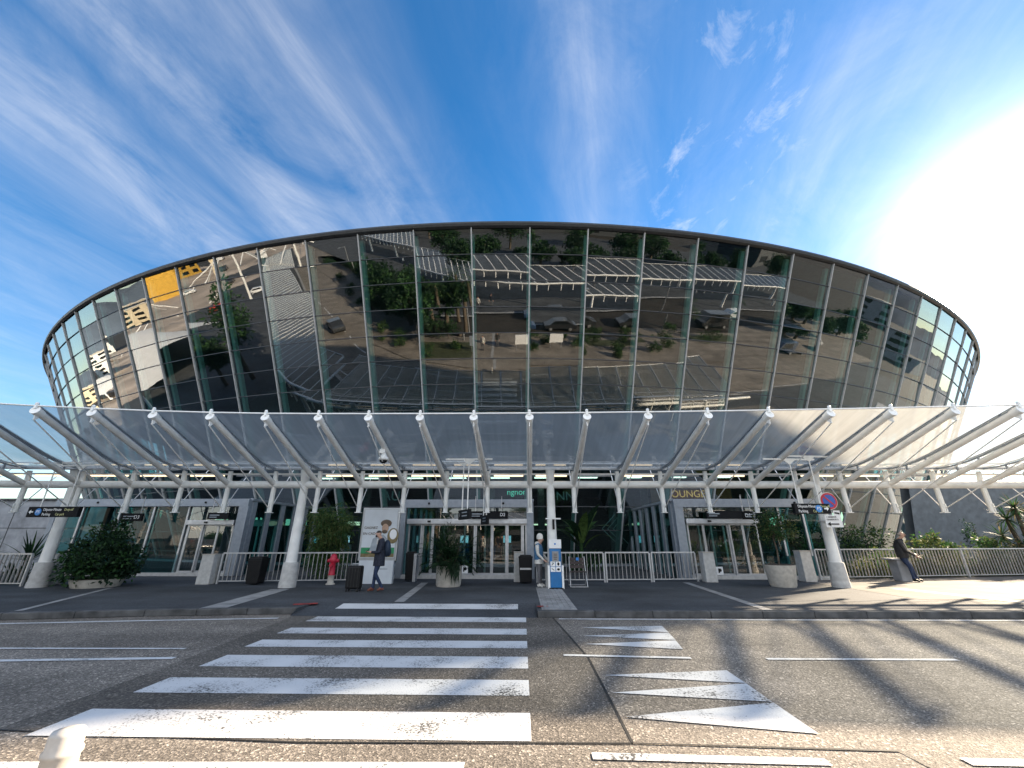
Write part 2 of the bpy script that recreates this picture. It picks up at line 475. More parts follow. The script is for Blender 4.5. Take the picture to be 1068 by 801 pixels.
def streakmap(rot, scale, nscale, detail, rough, dist):
    mp = N(t, 'ShaderNodeMapping'); mp.inputs['Rotation'].default_value = (0, 0, R(rot)); mp.inputs['Scale'].default_value = (1, 1, 1)
    t.links.new(cb.outputs[0], mp.inputs[0])
    m3 = N(t, 'ShaderNodeMapping'); m3.inputs['Scale'].default_value = scale
    t.links.new(mp.outputs[0], m3.inputs[0])
    n = N(t, 'ShaderNodeTexNoise', i_Scale=nscale, i_Detail=detail, i_Roughness=rough, i_Distortion=dist)
    t.links.new(m3.outputs[0], n.inputs['Vector'])
    return mp.outputs[0], n.outputs['Fac']
rotv, warp = streakmap(14, (1.0, .5, 1), 1.7, 3, .5, 0)
_, warp2 = streakmap(14, (1.0, .5, 1), 7.0, 3, .5, 0)
su = N(t, 'ShaderNodeSeparateXYZ'); t.links.new(rotv, su.inputs[0])
u_ = M2('ADD', su.outputs[0], M2('ADD', M2('MULTIPLY_ADD', warp, .22, -.11), M2('MULTIPLY_ADD', warp2, .07, -.035)))
uf = M2('DIVIDE', M2('ADD', u_, 1.7), 3.0)
BANDS = [(-1.6, .35), (-1.30, .4), (-1.14, .85), (-1.02, .6), (-.95, .3), (-.84, 1.0), (-.72, .6), (-.63, .45), (-.53, .75), (-.40, .3), (-.27, .05), (-.14, .15), (-.02, .85), (.08, .4), (.18, .2), (.28, .35), (.38, .25), (.5, .65), (.62, .5), (.9, .5), (1.2, .4)]
bandr = ramp(t, uf, [((u0+1.7)/3.0, v) for u0, v in BANDS])
_, fib = streakmap(14, (9.0, .55, 1), 1.5, 9, .62, .5)
_, fade = streakmap(14, (2.2, 1.2, 1), 1.7, 8, .66, .8)
fibr = ramp(t, fib, [(.25, .35), (.78, 1.0)])
fader = ramp(t, fade, [(.32, .12), (.66, 1.0)])
cl = M2('MULTIPLY', M2('MULTIPLY', bandr, fibr), fader)
puff = cloud(0, (1.5, 1.0, 1), (7.7, 2.2, 0), 5.5, 9, .66, .6, .54, .74)
puffm = ramp(t, uf, [((.05+1.7)/3, 0.0), ((.2+1.7)/3, 1.0), ((.42+1.7)/3, 1.0), ((.6+1.7)/3, 0.0)])
cl = M2('ADD', M2('MULTIPLY', cl, .54), M2('MULTIPLY', M2('MULTIPLY', puff, puffm), .36))
# added brightness in the unseen sky behind the camera, to lift the shade
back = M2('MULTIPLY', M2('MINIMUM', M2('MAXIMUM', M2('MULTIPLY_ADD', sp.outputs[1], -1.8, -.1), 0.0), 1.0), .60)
# thin veil near the horizon
veil = M2('MULTIPLY', M2('POWER', M2('SUBTRACT', 1.0, zc), 4.0), .16)
cl = M2('MINIMUM', M2('ADD', cl, veil), .92)
dt = N(t, 'ShaderNodeVectorMath', operation='DOT_PRODUCT'); t.links.new(tc.outputs['Generated'], dt.inputs[0]); dt.inputs[1].default_value = sd
dpos = M2('MAXIMUM', dt.outputs['Value'], 0.0)
au1 = M2('MULTIPLY', M2('POWER', dpos, 6.0), .12)
au2 = M2('MULTIPLY', M2('POWER', dpos, 36.0), .8)
au3 = M2('MULTIPLY', M2('POWER', dpos, 125.0), 8.5)
au = M2('ADD', M2('ADD', au1, au2), au3)
CLB = N(t, 'ShaderNodeMix', data_type='RGBA'); CLB.inputs[7].default_value = (3.1, 3.1, 3.15, 1)
t.links.new(cl, CLB.inputs[0]); t.links.new(hs.outputs[0], CLB.inputs[6])
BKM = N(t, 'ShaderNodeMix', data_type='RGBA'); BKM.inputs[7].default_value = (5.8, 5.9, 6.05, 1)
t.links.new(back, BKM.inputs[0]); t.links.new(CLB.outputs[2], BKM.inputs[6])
aum = N(t, 'ShaderNodeVectorMath', operation='SCALE'); aum.inputs[0].default_value = (1.0, .97, .92); t.links.new(au, aum.inputs['Scale'])
addv = N(t, 'ShaderNodeVectorMath', operation='ADD')
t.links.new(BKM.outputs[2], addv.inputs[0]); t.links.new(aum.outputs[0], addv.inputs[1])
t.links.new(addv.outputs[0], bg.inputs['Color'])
t.links.new(bg.outputs[0], out.inputs[0])

vs = scene.view_settings
vs.view_transform = 'Standard'; vs.look = 'None'; vs.gamma = 1; vs.use_curve_mapping = False; vs.exposure = 2.05
cy = scene.cycles
cy.max_bounces = 10; cy.diffuse_bounces = 3; cy.glossy_bounces = 5; cy.transmission_bounces = 6; cy.transparent_max_bounces = 20
cy.caustics_reflective = False; cy.caustics_refractive = False; cy.sample_clamp_indirect = 6.0
cy.use_denoising = True

# ------------------------------------------------------------------ ground, road, pavement
PZ = .12
def structure(o, label): return tag(o, label, None, None, 'structure')

mb = MB(); mb.quad((-6000, -6000, -.03), (6000, -6000, -.03), (6000, 6000, -.03), (-6000, 6000, -.03))
structure(mb.build('ground', M['ground']), 'dark asphalt ground reaching the horizon all around')
KERB = [(140, 14.5), (60, 11.6), (30, 10.5), (18, 10.2), (10.6, 10.08), (4, 9.98), (.3, 9.95)]
KERB2 = [(-5.1, 10.27), (-8.25, 9.88), (-10.85, 9.38), (-15, 8.3), (-20, 6.4), (-25, 3.4), (-30, -.6), (-55, -22.5), (-120, -84)]
def sheet(name, poly, z, m, label, origin=(0, 0, 0)):
    bm = bmesh.new()
    vs_ = [bm.verts.new((p[0]-origin[0], p[1]-origin[1], z if len(p) < 3 else p[2])) for p in poly]
    bm.faces.new(vs_); bmesh.ops.triangulate(bm, faces=bm.faces); bmesh.ops.recalc_face_normals(bm, faces=bm.faces)
    for f in bm.faces:
        if f.normal.z < 0: f.normal_flip()
    me = bpy.data.meshes.new(name); bm.to_mesh(me); bm.free(); me.materials.append(m)
    o = bpy.data.objects.new(name, me); col.objects.link(o); o.location = (origin[0], origin[1], 0); WM[o] = Matrix.Translation((origin[0], origin[1], 0))
    return structure(o, label)
sheet('road', [(140, -14.2), (140, 14.5)] + KERB[1:] + [(.3, 10.2), (-5.1, 10.4)] + KERB2 + [(-110, -95), (-60, -52), (-36, -30), (-24, -18), (-14, -14.6), (0, -14.2)], 0, M['road'], 'grey asphalt road in front of the terminal')
NOTCH = [(.3, 11.15), (-5.1, 11.15)]
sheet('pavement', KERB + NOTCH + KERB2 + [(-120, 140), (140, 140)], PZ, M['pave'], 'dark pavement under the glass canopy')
mb = MB(); mb.quad((-5.1, 10.0, .008), (.3, 9.9, .008), (.3, 11.15, PZ), (-5.1, 11.15, PZ))
mb.quad((-5.1, 10.0, .0), (-5.1, 11.15, 0), (-5.1, 11.15, PZ), (-5.1, 10.27, PZ)); mb.quad((.3, 9.9, 0), (.3, 11.15, 0), (.3, 11.15, PZ), (.3, 9.95, PZ))
structure(mb.build('pavement_ramp', M['pave']), 'lowered pavement ramp at the end of the zebra crossing')
def kerbstrip(path, label, wd=.16, top=PZ+.012):
    mb = MB(); n = len(path)
    for i in range(n-1):
        a, b = Vector((*path[i], 0)), Vector((*path[i+1], 0))
        d = (b-a).normalized(); nn = Vector((-d.y, d.x, 0))
        if nn.y > 0: nn = -nn
        L = (b-a).length; k = max(1, int(L/1.0)) if L < 30 else 12
        for j in range(k):
            p = a.lerp(b, j/k); q = a.lerp(b, (j+1)/k-.008/L)
            mb.prism([p+nn*.02, q+nn*.02, q-nn*wd, p-nn*wd], (0, 0, top))
    return structure(bevel(mb.build('kerb', M['kerb']), .015), label)
kerbstrip(KERB, 'dark stone kerb along the pavement right of the crossing')
kerbstrip(KERB2, 'dark stone kerb curving away left of the crossing')
# pale pavers in the sun, right
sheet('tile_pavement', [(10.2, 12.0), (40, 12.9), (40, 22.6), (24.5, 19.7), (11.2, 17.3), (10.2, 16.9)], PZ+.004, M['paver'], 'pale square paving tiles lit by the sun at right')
sheet('planting_bed', [(11.4, 17.45), (24.6, 19.85), (40, 22.8), (46, 30), (22, 28), (12.6, 25.5)], PZ+.006, M['soilbed'], 'planted soil bed behind the right railing')
sheet('planting_bed', [(-26, 14.9), (-16.6, 14.7), (-18.5, 18.0), (-20.6, 20.4), (-46, 20.4)], PZ+.006, M['soilbed'], 'planted soil bed behind the left railing')
def strip(name, pts, z, m, label, w=None):
    if w: # polyline with a width
        L = []; Rr = []
        for i, p in enumerate(pts):
            a = Vector(pts[max(i-1, 0)]); b = Vector(pts[min(i+1, len(pts)-1)]); d = (b-a).normalized(); nn = Vector((-d.y, d.x))
            L.append(Vector(p)+nn*w/2); Rr.append(Vector(p)-nn*w/2)
        mb = MB()
        for i in range(len(pts)-1):
            mb.quad((*L[i], z), (*L[i+1], z), (*Rr[i+1], z), (*Rr[i], z))
        o = mb.build(name, m)
        for p in o.data.polygons:
            pass
        return structure(o, label)
    return sheet(name, pts, z, m, label)
for a, b, wd, lb in (((-13.0, 14.0), (-10.9, 9.7), .14, 'thin pale paving line left by the round bush'),
                     ((-7.45, 13.75), (-6.95, 10.1), .55, 'wide pale paving band by the left canopy column'),
                     ((-3.45, 15.8), (-3.05, 11.2), .24, 'narrow pale paving band by the man with the suitcase'),
                     ((5.75, 16.1), (5.35, 10.2), .22, 'narrow pale paving band right of the middle railing'),
                     ((11.6, 14.4), (12.6, 10.3), .5, 'pale paving band crossing the sunlit pavement')):
    strip('paving_band', [a, b], PZ+.008, M['band'], lb, wd)
mb = MB()
for i in range(6):
    x = .5+i*.12
    mb.box((x+.3*0+.35*.0, 12.3, PZ+.012), (.07, 4.2, .012))
mb.box((.8, 12.3, PZ+.006), (.78, 4.3, .008))
o = structure(mb.build('tactile_strip', M['band']), 'ribbed pale guiding strip in front of the blue totem')
# road surface patch = raised crossing
sheet('crossing_plateau', [(-4.7, 4.36), (-1.9, 4.18), (.9, 4.22), (.92, 6.84), (.63, 9.93), (-5.05, 10.0), (-4.95, 9.2), (-4.75, 6.5)], .004, M['newroad'], 'darker asphalt of the raised crossing')
strip('road_crack', [(.63, 10.0), (.92, 6.84), (.9, 4.24), (3.0, 4.16), (3.05, 3.5)], .007, M['tar'], 'tar filled crack beside the zebra crossing', .03)
strip('road_crack', [(-4.7, 4.36), (-1.9, 4.19), (.9, 4.24)], .007, M['tar'], 'thin crack under the nearest zebra stripe', .022)
for i, (y0, y1, xl) in enumerate(((4.25, 4.84, -4.3), (5.30, 5.82, -4.31), (6.28, 6.84, -4.31), (7.32, 7.79, -4.37), (8.27, 8.76, -4.4), (9.40, 9.94, -4.45))):
    words = ['nearest and widest', 'second', 'third', 'fourth', 'fifth', 'sixth']
    sheet('zebra_stripe', [(xl, y0), (.06, y0), (.06, y1), (xl, y1)], .008, M['paint'], f'{words[i]} white stripe of the zebra crossing')['group'] = 'zebra crossing stripes'
mb = MB(); sl_ = (PZ-.008)/1.2
zr = lambda y: .014+(y-9.95)*sl_
mb.quad((-4.35, 10.55, zr(10.55)), (-.12, 10.55, zr(10.55)), (-.12, 11.02, zr(11.02)), (-4.35, 11.02, zr(11.02)))
structure(mb.build('zebra_stripe', M['paint']), 'last white zebra stripe up on the pavement ramp')['group'] = 'zebra crossing stripes'
def tri(bx0, by0, bx1, by1, tx, ty, lb):
    sheet('ramp_triangle', [(tx, ty), (bx0, by0), (bx1, by1)], .008, M['paint'], lb)['group'] = 'white ramp triangles'
tri(2.56, 4.45, 2.58, 5.17, .95, 4.77, 'nearest large white ramp triangle beside the crossing')
tri(2.58, 5.19, 2.60, 5.76, .97, 5.42, 'middle large white ramp triangle beside the crossing')
tri(2.60, 5.78, 2.61, 6.27, .98, 6.03, 'farthest large white ramp triangle beside the crossing')
tri(2.44, 7.32, 2.53, 7.9, .98, 7.62, 'nearest small white ramp triangle near the kerb')
tri(2.54, 7.93, 2.61, 8.5, 1.04, 8.2, 'middle small white ramp triangle near the kerb')
tri(2.62, 8.53, 2.68, 9.1, 1.1, 8.92, 'farthest small white ramp triangle near the kerb')
strip('edge_line', [(.75, 9.78), (5, 9.77), (10.3, 9.84), (30, 10.2), (60, 11.2)], .008, M['paint2'], 'thin white edge line along the kerb at right', .1)
strip('edge_line', [(-5.2, 9.72), (-7.8, 9.38), (-10.4, 8.99), (-15, 7.9), (-20, 6), (-30, -1.2), (-55, -23.2)], .008, M['paint2'], 'thin white edge line along the curving kerb at left', .11)
strip('lane_line', [(-5.2, 7.18), (-8.05, 7.13), (-12, 6.8), (-18, 4.9)], .008, M['paint2'], 'worn thin white lane line left of the crossing', .07)
strip('lane_line', [(-4.95, 6.66), (-7.3, 6.47), (-11, 6.05), (-18, 3.9)], .008, M['paint2'], 'white lane line left of the crossing, the nearer of two', .11)
strip('lane_dash', [(.58, 6.94), (2.37, 6.83)], .011, M['paint2'], 'short white lane dash between the two triangle sets', .09)
for k, lb in enumerate(('long white lane dash right of the triangles', 'white lane dash far along the road at right', 'white lane dash at the right end of the road')):
    strip('lane_dash', [(3.42+k*5.2, 6.82+k*.12), (6.06+k*5.2, 6.84+k*.12)], .008, M['paint2'], lb, .09)
strip('edge_line', [(-.45, 3.83), (-3.95, 3.75), (-9, 3.3), (-15, 1.2)], .008, M['paint2'], 'white line along the near edge of the road', .14)
strip('lane_dash', [(.53, 4.02), (2.31, 3.97)], .008, M['paint2'], 'white dash at the bottom edge right of the crossing', .11)
strip('lane_dash', [(3.36, 4.0), (5.2, 3.97)], .008, M['paint2'], 'white dash in the bottom right corner of the road', .11)
strip('red_mark', [(-5.45, 10.75), (-4.95, 10.95)], PZ+.006, M['redspray'], 'faded red spray mark on the pavement left of the crossing', .22)
strip('red_mark', [(.33, 10.5), (.55, 10.6)], PZ+.016, M['redspray'], 'faded red spray mark on the pavement right of the crossing', .16)

# ------------------------------------------------------------------ terminal building (glass truncated cone)
BX, BY, BR, BH, BL = -1.93, 77.0, 60.4, 16.5, .484
SP, PH0 = .0496, .0404
def Rz(z): return BR-(BH-z)*BL
def bp(phi, z, off=0.0):
    r = Rz(z)+off
    return Vector((BX+r*math.sin(phi), BY-r*math.cos(phi), z))
term = thing('terminal_building', (BX, BY, 0), 'round glass terminal building leaning outwards, mirrored panes and grey roof rim', 'terminal')
ROWS = [16.45-1.205*i for i in range(14)] + [.14]
K0, K1 = -28, 28
for k in range(K0, K1):
    pa, pb = PH0+k*SP, PH0+(k+1)*SP
    mb = MB()
    for i in range(len(ROWS)-1):
        zt, zb = ROWS[i], ROWS[i+1]
        c = [bp(pa, zb), bp(pb, zb), bp(pb, zt), bp(pa, zt)]
        n = Vector((math.sin((pa+pb)/2), -math.cos((pa+pb)/2), -BL)).normalized()
        a, b = rng.gauss(0, .007), rng.gauss(0, .007)
        c = [p+n*q for p, q in zip(c, (a+b, a-b, -a-b, -a+b))]
        mb.quad(*c)
    g = mb.build('glass_panel', M['facade'], term, recalc=False)
    mb = MB()
    for i in range(1, len(ROWS)-1):
        mb.bar(bp(pa, ROWS[i], .02), bp(pb, ROWS[i], .02), .05, .035)
    mb.build('transom', M['dkframe'], g)
for k in range(K0, K1+1):
    ph = PH0+k*SP
    mb = MB(); nrm = Vector((math.sin(ph), -math.cos(ph), -BL))
    mb.bar(bp(ph, .12, .03), bp(ph, BH, .03), .055, .12, up=nrm)
    mu = mb.build('mullion', M['mull'], term)
    mb = MB()
    mb.bar(bp(ph, .12, -.42), bp(ph, BH-.1, -.42), .22, .2, up=nrm)
    mb.build('inner_post', M['inpost'], mu)
# roof, rim, rear wall, inner core, floors
mb = MB(); prof = [(.0, -.12), (.14, -.06), (.2, .05), (.17, .17), (.06, .24), (-.5, .24), (-.5, .0)]
PHS = [-1.62+3.24*i/150 for i in range(151)]
for i in range(150):
    for j in range(len(prof)-1):
        q = [Vector((BX+(BR+prof[a][0])*math.sin(p), BY-(BR+prof[a][0])*math.cos(p), BH+prof[a][1])) for p, a in ((PHS[i], j), (PHS[i+1], j), (PHS[i+1], j+1), (PHS[i], j+1))]
        mb.add(q, [(0, 1, 2, 3)], 0, True)
mb.build('roof_rim', M['rim'], term)
mb = MB()
for k in range(K0, K1):
    mb.bar(bp(PH0+k*SP, BH-.03, .06), bp(PH0+(k+1)*SP, BH-.03, .06), .06, .07)
mb.build('head_trim', M['mull'], term)
mb = MB(); n = 128
ring = [Vector((BX+(BR-.3)*math.cos(2*math.pi*j/n), BY+(BR-.3)*math.sin(2*math.pi*j/n), BH+.1)) for j in range(n)]
mb.add(ring, [tuple(range(n))]); mb.add([p+Vector((0, 0, .2)) for p in ring], [tuple(range(n))])
mb.build('roof', M['rim'], term)
mb = MB(); m_ = 60
for i in range(m_):
    p0, p1 = 1.42+(2*math.pi-2.84)*i/m_, 1.42+(2*math.pi-2.84)*(i+1)/m_
    mb.quad(bp(p0, 5.6), bp(p1, 5.6), bp(p1, BH+.1), bp(p0, BH+.1))
mb.build('rear_wall', M['drum'], term)
mb = MB(); n = 96
for zz_, rr_ in ((5.9, Rz(5.9)-1.6), (5.55, Rz(5.55)-1.6)):
    ring = [Vector((BX+rr_*math.cos(2*math.pi*j/n), BY+rr_*math.sin(2*math.pi*j/n), zz_)) for j in range(n)]
    mb.add(ring, [tuple(range(n))])
mb.build('upper_floor', M['slab'], term)
mb = MB(); ringr = 44
for i in range(72):
    a0, a1 = -1.5+3*i/72, -1.5+3*(i+1)/72
    q = [Vector((BX+ringr*math.sin(a), BY-ringr*math.cos(a), z)) for a, z in ((a0, 5.9), (a1, 5.9), (a1, 16.55), (a0, 16.55))]
    mb.quad(*q)
mb.build('core_wall', M['interior'], term)
# ground floor back wall with openings to the daylight behind
mb = MB(); yw = 44.0
mb.box((BX, yw, 1.4), (110, .3, 2.8), mi=0); mb.box((BX, yw, 5.1), (110, .3, .9), mi=0)
x = BX-54
rw = random.Random(3)
while x < 52:
    ww = rw.uniform(1.5, 6)
    mb.box((x+ww/2, yw, 3.74), (ww, .3, 1.86)); x += ww+rw.choice((.9, 1.6, 2.4))
mb.build('back_partition', M['interior'], term)
mb = MB(); n = 96; rr_ = Rz(0)-.4
ring = [Vector((BX+rr_*math.cos(2*math.pi*j/n), BY+rr_*math.sin(2*math.pi*j/n), PZ+.02)) for j in range(n)]
mb.add(ring, [tuple(range(n))]); mb.build('lobby_floor', M['floor_in'], term)
# plinth ring at the foot of the glass
mb = MB()
for k in range(K0, K1):
    mb.bar(bp(PH0+k*SP, .13, .03), bp(PH0+(k+1)*SP, .13, .03), .16, .24)
mb.build('sill', M['alugrey'], term)
# ceiling lights and counters inside the lobby
M['panel_light'] = mat('ceiling_light_panel', (.9, .9, .85), .5, emit=((1.0, .93, .8), .9))
for r_ in range(2):
    for k in range(10):
        x_ = -13.5+k*3.0; mb = MB(); mb.box((x_, 28.5+r_*5, 5.46), (1.3, .25, .06)); mb.build('ceiling_light', M['panel_light'], term)
for k, (x_, y_) in enumerate(((-11.5, 31), (-6.0, 33), (-2.2, 30), (1.5, 34), (6.5, 31), (9.5, 33), (13, 30))):
    mb = MB(); mb.tube([(x_, y_, PZ), (x_, y_, 5.55)], .28, 14); mb.build('pillar', M['slab'], term)
for k, (x_, y_, m_) in enumerate(((-3.6, 27.0, 'signblue'), (-1.0, 28.5, 'postergrey'), (-2.3, 32.0, 'signblue'), (7.3, 27.5, 'postergrey'), (8.9, 29.0, 'poster'), (-13.2, 27.5, 'postergrey'), (-11.8, 29.0, 'poster'))):
    c_ = thing('kiosk', (x_, y_, PZ+.02), ['blue ticket kiosk seen through the middle doors, left one', 'grey kiosk seen through the middle doors', 'blue ticket kiosk deep inside the middle hall', 'grey kiosk seen through the right doors', 'pale kiosk deeper behind the right doors', 'grey kiosk seen through the left doors', 'pale kiosk deeper behind the left doors'][k], 'kiosk', 'kiosks inside the lobby')
    mb = MB(); mb.box((x_, y_, PZ+.55), (.6, .5, 1.06)); bevel(mb.build('body', M[m_], c_), .02)
    mb = MB(); mb.box((x_, y_-.05, PZ+1.4), (.62, .1, .6)); sc2 = mb.build('head', M['black'], c_)
    mb = MB(); mb.box((x_, y_-.11, PZ+1.4), (.5, .012, .42)); mb.build('screen', mat('lit_screen', (.5, .6, .7), .3, emit=((.6, .8, 1.0), .35)), sc2)
# wall graphics and lit signs inside the lobby
def in_sign(txt, size, pos, m, yaw_=0): return text_obj('lettering', txt, size, pos, m, term, yaw_)
in_sign('LOUNGE', .62, (9.35, 27.5, 4.25), M['orangelit'])
mb = MB(); mb.box((11.0, 27.7, 4.5), (5.2, .1, 1.6)); mb.build('orange_panel', M['brick'], term)
in_sign('ngnon', .5, (-.95, 26.0, 4.25), M['greenlit'])
in_sign('AU', .8, (-8.6, 25.6, 4.0), M['pale'], R(14)); in_sign('NN', .7, (2.0, 25.0, 3.9), M['pale'])
mb = MB()
for k in range(3):
    x0 = 4.7+k*.32
    mb.bar((x0+.8, 25.6, 2.9), (x0, 25.6, 2.1), .05, .05, (0, 1, 0)); mb.bar((x0, 25.6, 2.1), (x0+.8, 25.6, 1.3), .05, .05, (0, 1, 0))
mb.build('zigzag_graphic', M['pale'], term)

# ------------------------------------------------------------------ entrance porches
def porch(name, x0, x1, y, ztop, label, doors, glaz, posts, side, backy, leaf):
    p = thing(name, ((x0+x1)/2, y, PZ), label, 'entrance')
    mb = MB(); mb.box(((x0+x1)/2, y, ztop-.16), (x1-x0, .35, .32))
    f = bevel(mb.build('fascia', M['alugrey'], p), .01)
    for xx in (x0+(x1-x0)*.22, x0+(x1-x0)*.78):
        mb = MB(); mb.ball((xx, y-.19, ztop-.15), .045, 10); mb.build('ceiling_spot', M['black'], f)
    mb = MB(); mb.box(((x0+x1)/2, (y+.2+backy)/2, ztop-.06), (x1-x0-.02, backy-y-.25, .1)); mb.build('roof', M['alugrey'], p)
    mb = MB(); mb.box(((x0+x1)/2, y+.1, PZ+.07), (x1-x0, .5, .13)); mb.build('sill', M['plinth'], p)
    for xp, wp in posts:
        mb = MB(); mb.box((xp, y-.02, (PZ+ztop-.3)/2), (wp, .3, ztop-.32-PZ)); bevel(mb.build('post', M['alugrey'], p), .012)
    d0, d1 = doors
    mb = MB(); mb.box(((d0+d1)/2, y-.05, 2.22), (d1-d0, .3, .19)); bevel(mb.build('door_header', M['alu'], p), .01)
    mb = MB(); mb.box((d0+.9, y-.22, 2.22), (.12, .06, .07)); mb.build('door_sensor', M['black'], p)
    mb = MB(); mb.quad((d0, y, 2.32), (d1, y, 2.32), (d1, y, ztop-.32), (d0, y, ztop-.32)); mb.build('top_light', M['doorglass'], p)
    for i in range(len(leaf)-1):
        a, b = leaf[i], leaf[i+1]
        d = mb = MB(); yy = y+(.0 if i % 2 == 0 else .06)
        mb.quad((a+.05, yy, .3), (b-.05, yy, .3), (b-.05, yy, 2.1), (a+.05, yy, 2.1))
        g = mb.build('door', M['doorglass'], p)
        mb = MB()
        for xx in (a+.03, b-.03): mb.box((xx, yy, 1.19), (.06, .05, 1.86))
        mb.box(((a+b)/2, yy, .27), (b-a, .045, .1)); mb.box(((a+b)/2, yy, 2.1), (b-a, .045, .06))
        mb.build('door_frame', M['alu'], g)
    for i in range(len(glaz)-1):
        a, b = glaz[i], glaz[i+1]
        mb = MB(); mb.quad((a, y, .2), (b, y, .2), (b, y, ztop-.32), (a, y, ztop-.32)); mb.build('side_glass', M['lowglass'], p)
        mb = MB(); mb.box((b, y, (ztop-.12)/2), (.07, .12, ztop-.45)); mb.box((b+.12, y+.05, (ztop-.12)/2), (.05, .1, ztop-.45)); mb.build('mullion', M['alu'], p)
    if glaz:
        mb = MB(); mb.quad((glaz[0], y-.12, .14), (glaz[-1], y-.12, .14), (glaz[-1], y-.12, .95), (glaz[0], y-.12, .95)); mb.build('low_screen', M['balus'], p)
    # side walls with vertical slats
    for xs in side:
        mb = MB(); mb.quad((xs, y+.1, .14), (xs, backy, .14), (xs, backy, ztop-.1), (xs, y+.1, ztop-.1)); g = mb.build('side_glass', M['lowglass'], p)
        mb = MB(); n_ = int((backy-y)/1.15)
        for j in range(n_+1): mb.box((xs, y+.25+j*1.15, ztop/2), (.12, .3, ztop-.2))
        mb.box((xs, (y+backy)/2, ztop-.02), (.14, backy-y, .1)); mb.build('slats', M['alugrey'], g)
    # inner door screen of the lobby airlock
    mb = MB(); yi = y+3.0
    for j in range(6): mb.box((d0+(d1-d0)*j/5, yi, 1.25), (.08, .08, 2.25))
    mb.box(((d0+d1)/2, yi, 2.3), (d1-d0, .15, .3)); mb.build('inner_door_frame', M['alu'], p)
    return p
pc = porch('entrance_porch', -5.0, .42, 17.4, 3.07, 'middle entrance porch with glass sliding doors behind the palm planter', (-4.65, .18), [], [(-4.85, .24), (.3, .26)], (-4.98, .4), 24.0,
           [-4.6, -4.05, -3.62, -1.9, -1.22, -.62, 0.0, .17])
pl = porch('entrance_porch', -20.5, -11.9, 18.3, 3.2, 'left entrance porch with teal glass wall behind the round bush', (-14.45, -12.35), [-20.4, -19.3, -17.6, -16.1, -14.55], [(-12.08, .42), (-20.42, .2)], (-11.9,), 26.0,
           [-14.4, -13.75, -13.1, -12.4])
prr = porch('entrance_porch', 6.1, 12.25, 17.4, 3.07, 'right entrance porch with glass doors behind the olive tree planter', (6.5, 9.35), [9.4, 10.25, 11.2, 12.15], [(6.28, .34), (12.15, .16)], (6.1,), 25.0,
            [6.55, 7.2, 8.2, 8.75, 9.35])
# pictogram stickers on the doors
def sticker(x, z, y, p):
    mb = MB(); mb.box((x, y, z), (.28, .012, .28)); s = mb.build('sticker', M['signwhite'], p)
    mb = MB(); mb.box((x-.02, y-.009, z), (.05, .008, .16)); mb.ball((x+.03, y-.009, z+.02), (.06, .006, .06), 10); mb.build('pictogram', M['black'], s)
sticker(-2.28, .45, 17.36, pc); sticker(7.55, .42, 17.36, prr)
# gate sign boards over the doors
def gate_board(p, x, w_, z, y, txt, lb):
    s = thing('gate_sign', (x, y, z), lb, 'sign', 'gate signs over the entrances')
    mb = MB(); mb.box((x, y, z), (w_, .08, .27)); bevel(mb.build('panel', M['signblack'], s), .006)
    text_obj('lettering', txt, .17, (x+w_/2-.08, y-.045, z), M['signwhite'], s, align='RIGHT')
    mb = MB(); mb.box((x-w_/2+.3, y-.043, z+.03), (.42, .004, .035)); mb.box((x-w_/2+.25, y-.043, z-.05), (.32, .004, .03)); mb.build('text_lines', M['postergrey'], s)
    mb = MB()
    for sx in (-.35, .35): mb.bar((x+sx*w_, y, z+.13), (x+sx*w_, y, z+.72), .02, .02, (0, 1, 0))
    mb.build('rod', M['steel'], s)
gate_board(None, -14.15, .78, 2.3, 15.2, 'D3', 'small black gate sign with pale D3 under the left canopy')
gate_board(pl, -13.0, .9, 2.48, 18.0, '', 'small dark sign board over the left doors')
gate_board(pc, -1.35, 1.5, 2.46, 17.0, 'D2', 'dark sign board over the middle sliding doors')
gate_board(prr, 8.1, 1.7, 2.46, 17.05, '', 'long dark sign board over the right doors')
gate_board(None, 8.0, .36, 2.35, 15.4, 'D1', 'small dark gate sign with pale D1 left of the olive tree')

# ------------------------------------------------------------------ glass canopy
BKX = [-18.9, -17.1, -15.3, -13.55, -11.8, -10.19, -8.60, -7.06, -5.57, -4.08, -2.62, -1.2, .26, 1.785, 3.32, 4.83, 6.40, 8.00, 9.54, 11.11, 12.73, 14.37, 16.0, 17.65, 19.3, 20.9, 22.5]
FRX = [-17.6, -16.0, -14.3, -12.75, -11.5, -10.05, -8.60, -7.13, -5.67, -4.27, -2.83, -1.33, .22, 1.81, 3.48, 5.10, 6.72, 8.31, 9.88, 11.43, 13.0, 14.6, 16.2, 17.8, 19.4, 21.0, 22.6]
def by_(x): return 14.5+.025*x-(.012*max(0, -x-14)**2)
def fy_(x): return 10.95-.0025*x*x-.0125*max(0, -x-6)**2
ZF, ZB = 4.72, 3.33
can = thing('glass_canopy', (0, 14.5, PZ), 'long glass entrance canopy with white steel ribs, tie rods and round columns', 'canopy')
FR = [Vector((x, fy_(x), ZF)) for x in FRX]; BK = [Vector((x, by_(x), ZB)) for x in BKX]
def gprof(f, b):
    d = b-f; pts = []
    for tt, up in ((-.01, .12), (.15, .13), (.3, .14), (.45, .155), (.6, .175), (.7, .215), (.77, .265), (.84, .335), (.95, .47)):
        pts.append(f+d*tt+Vector((0, 0, up)))
    return pts
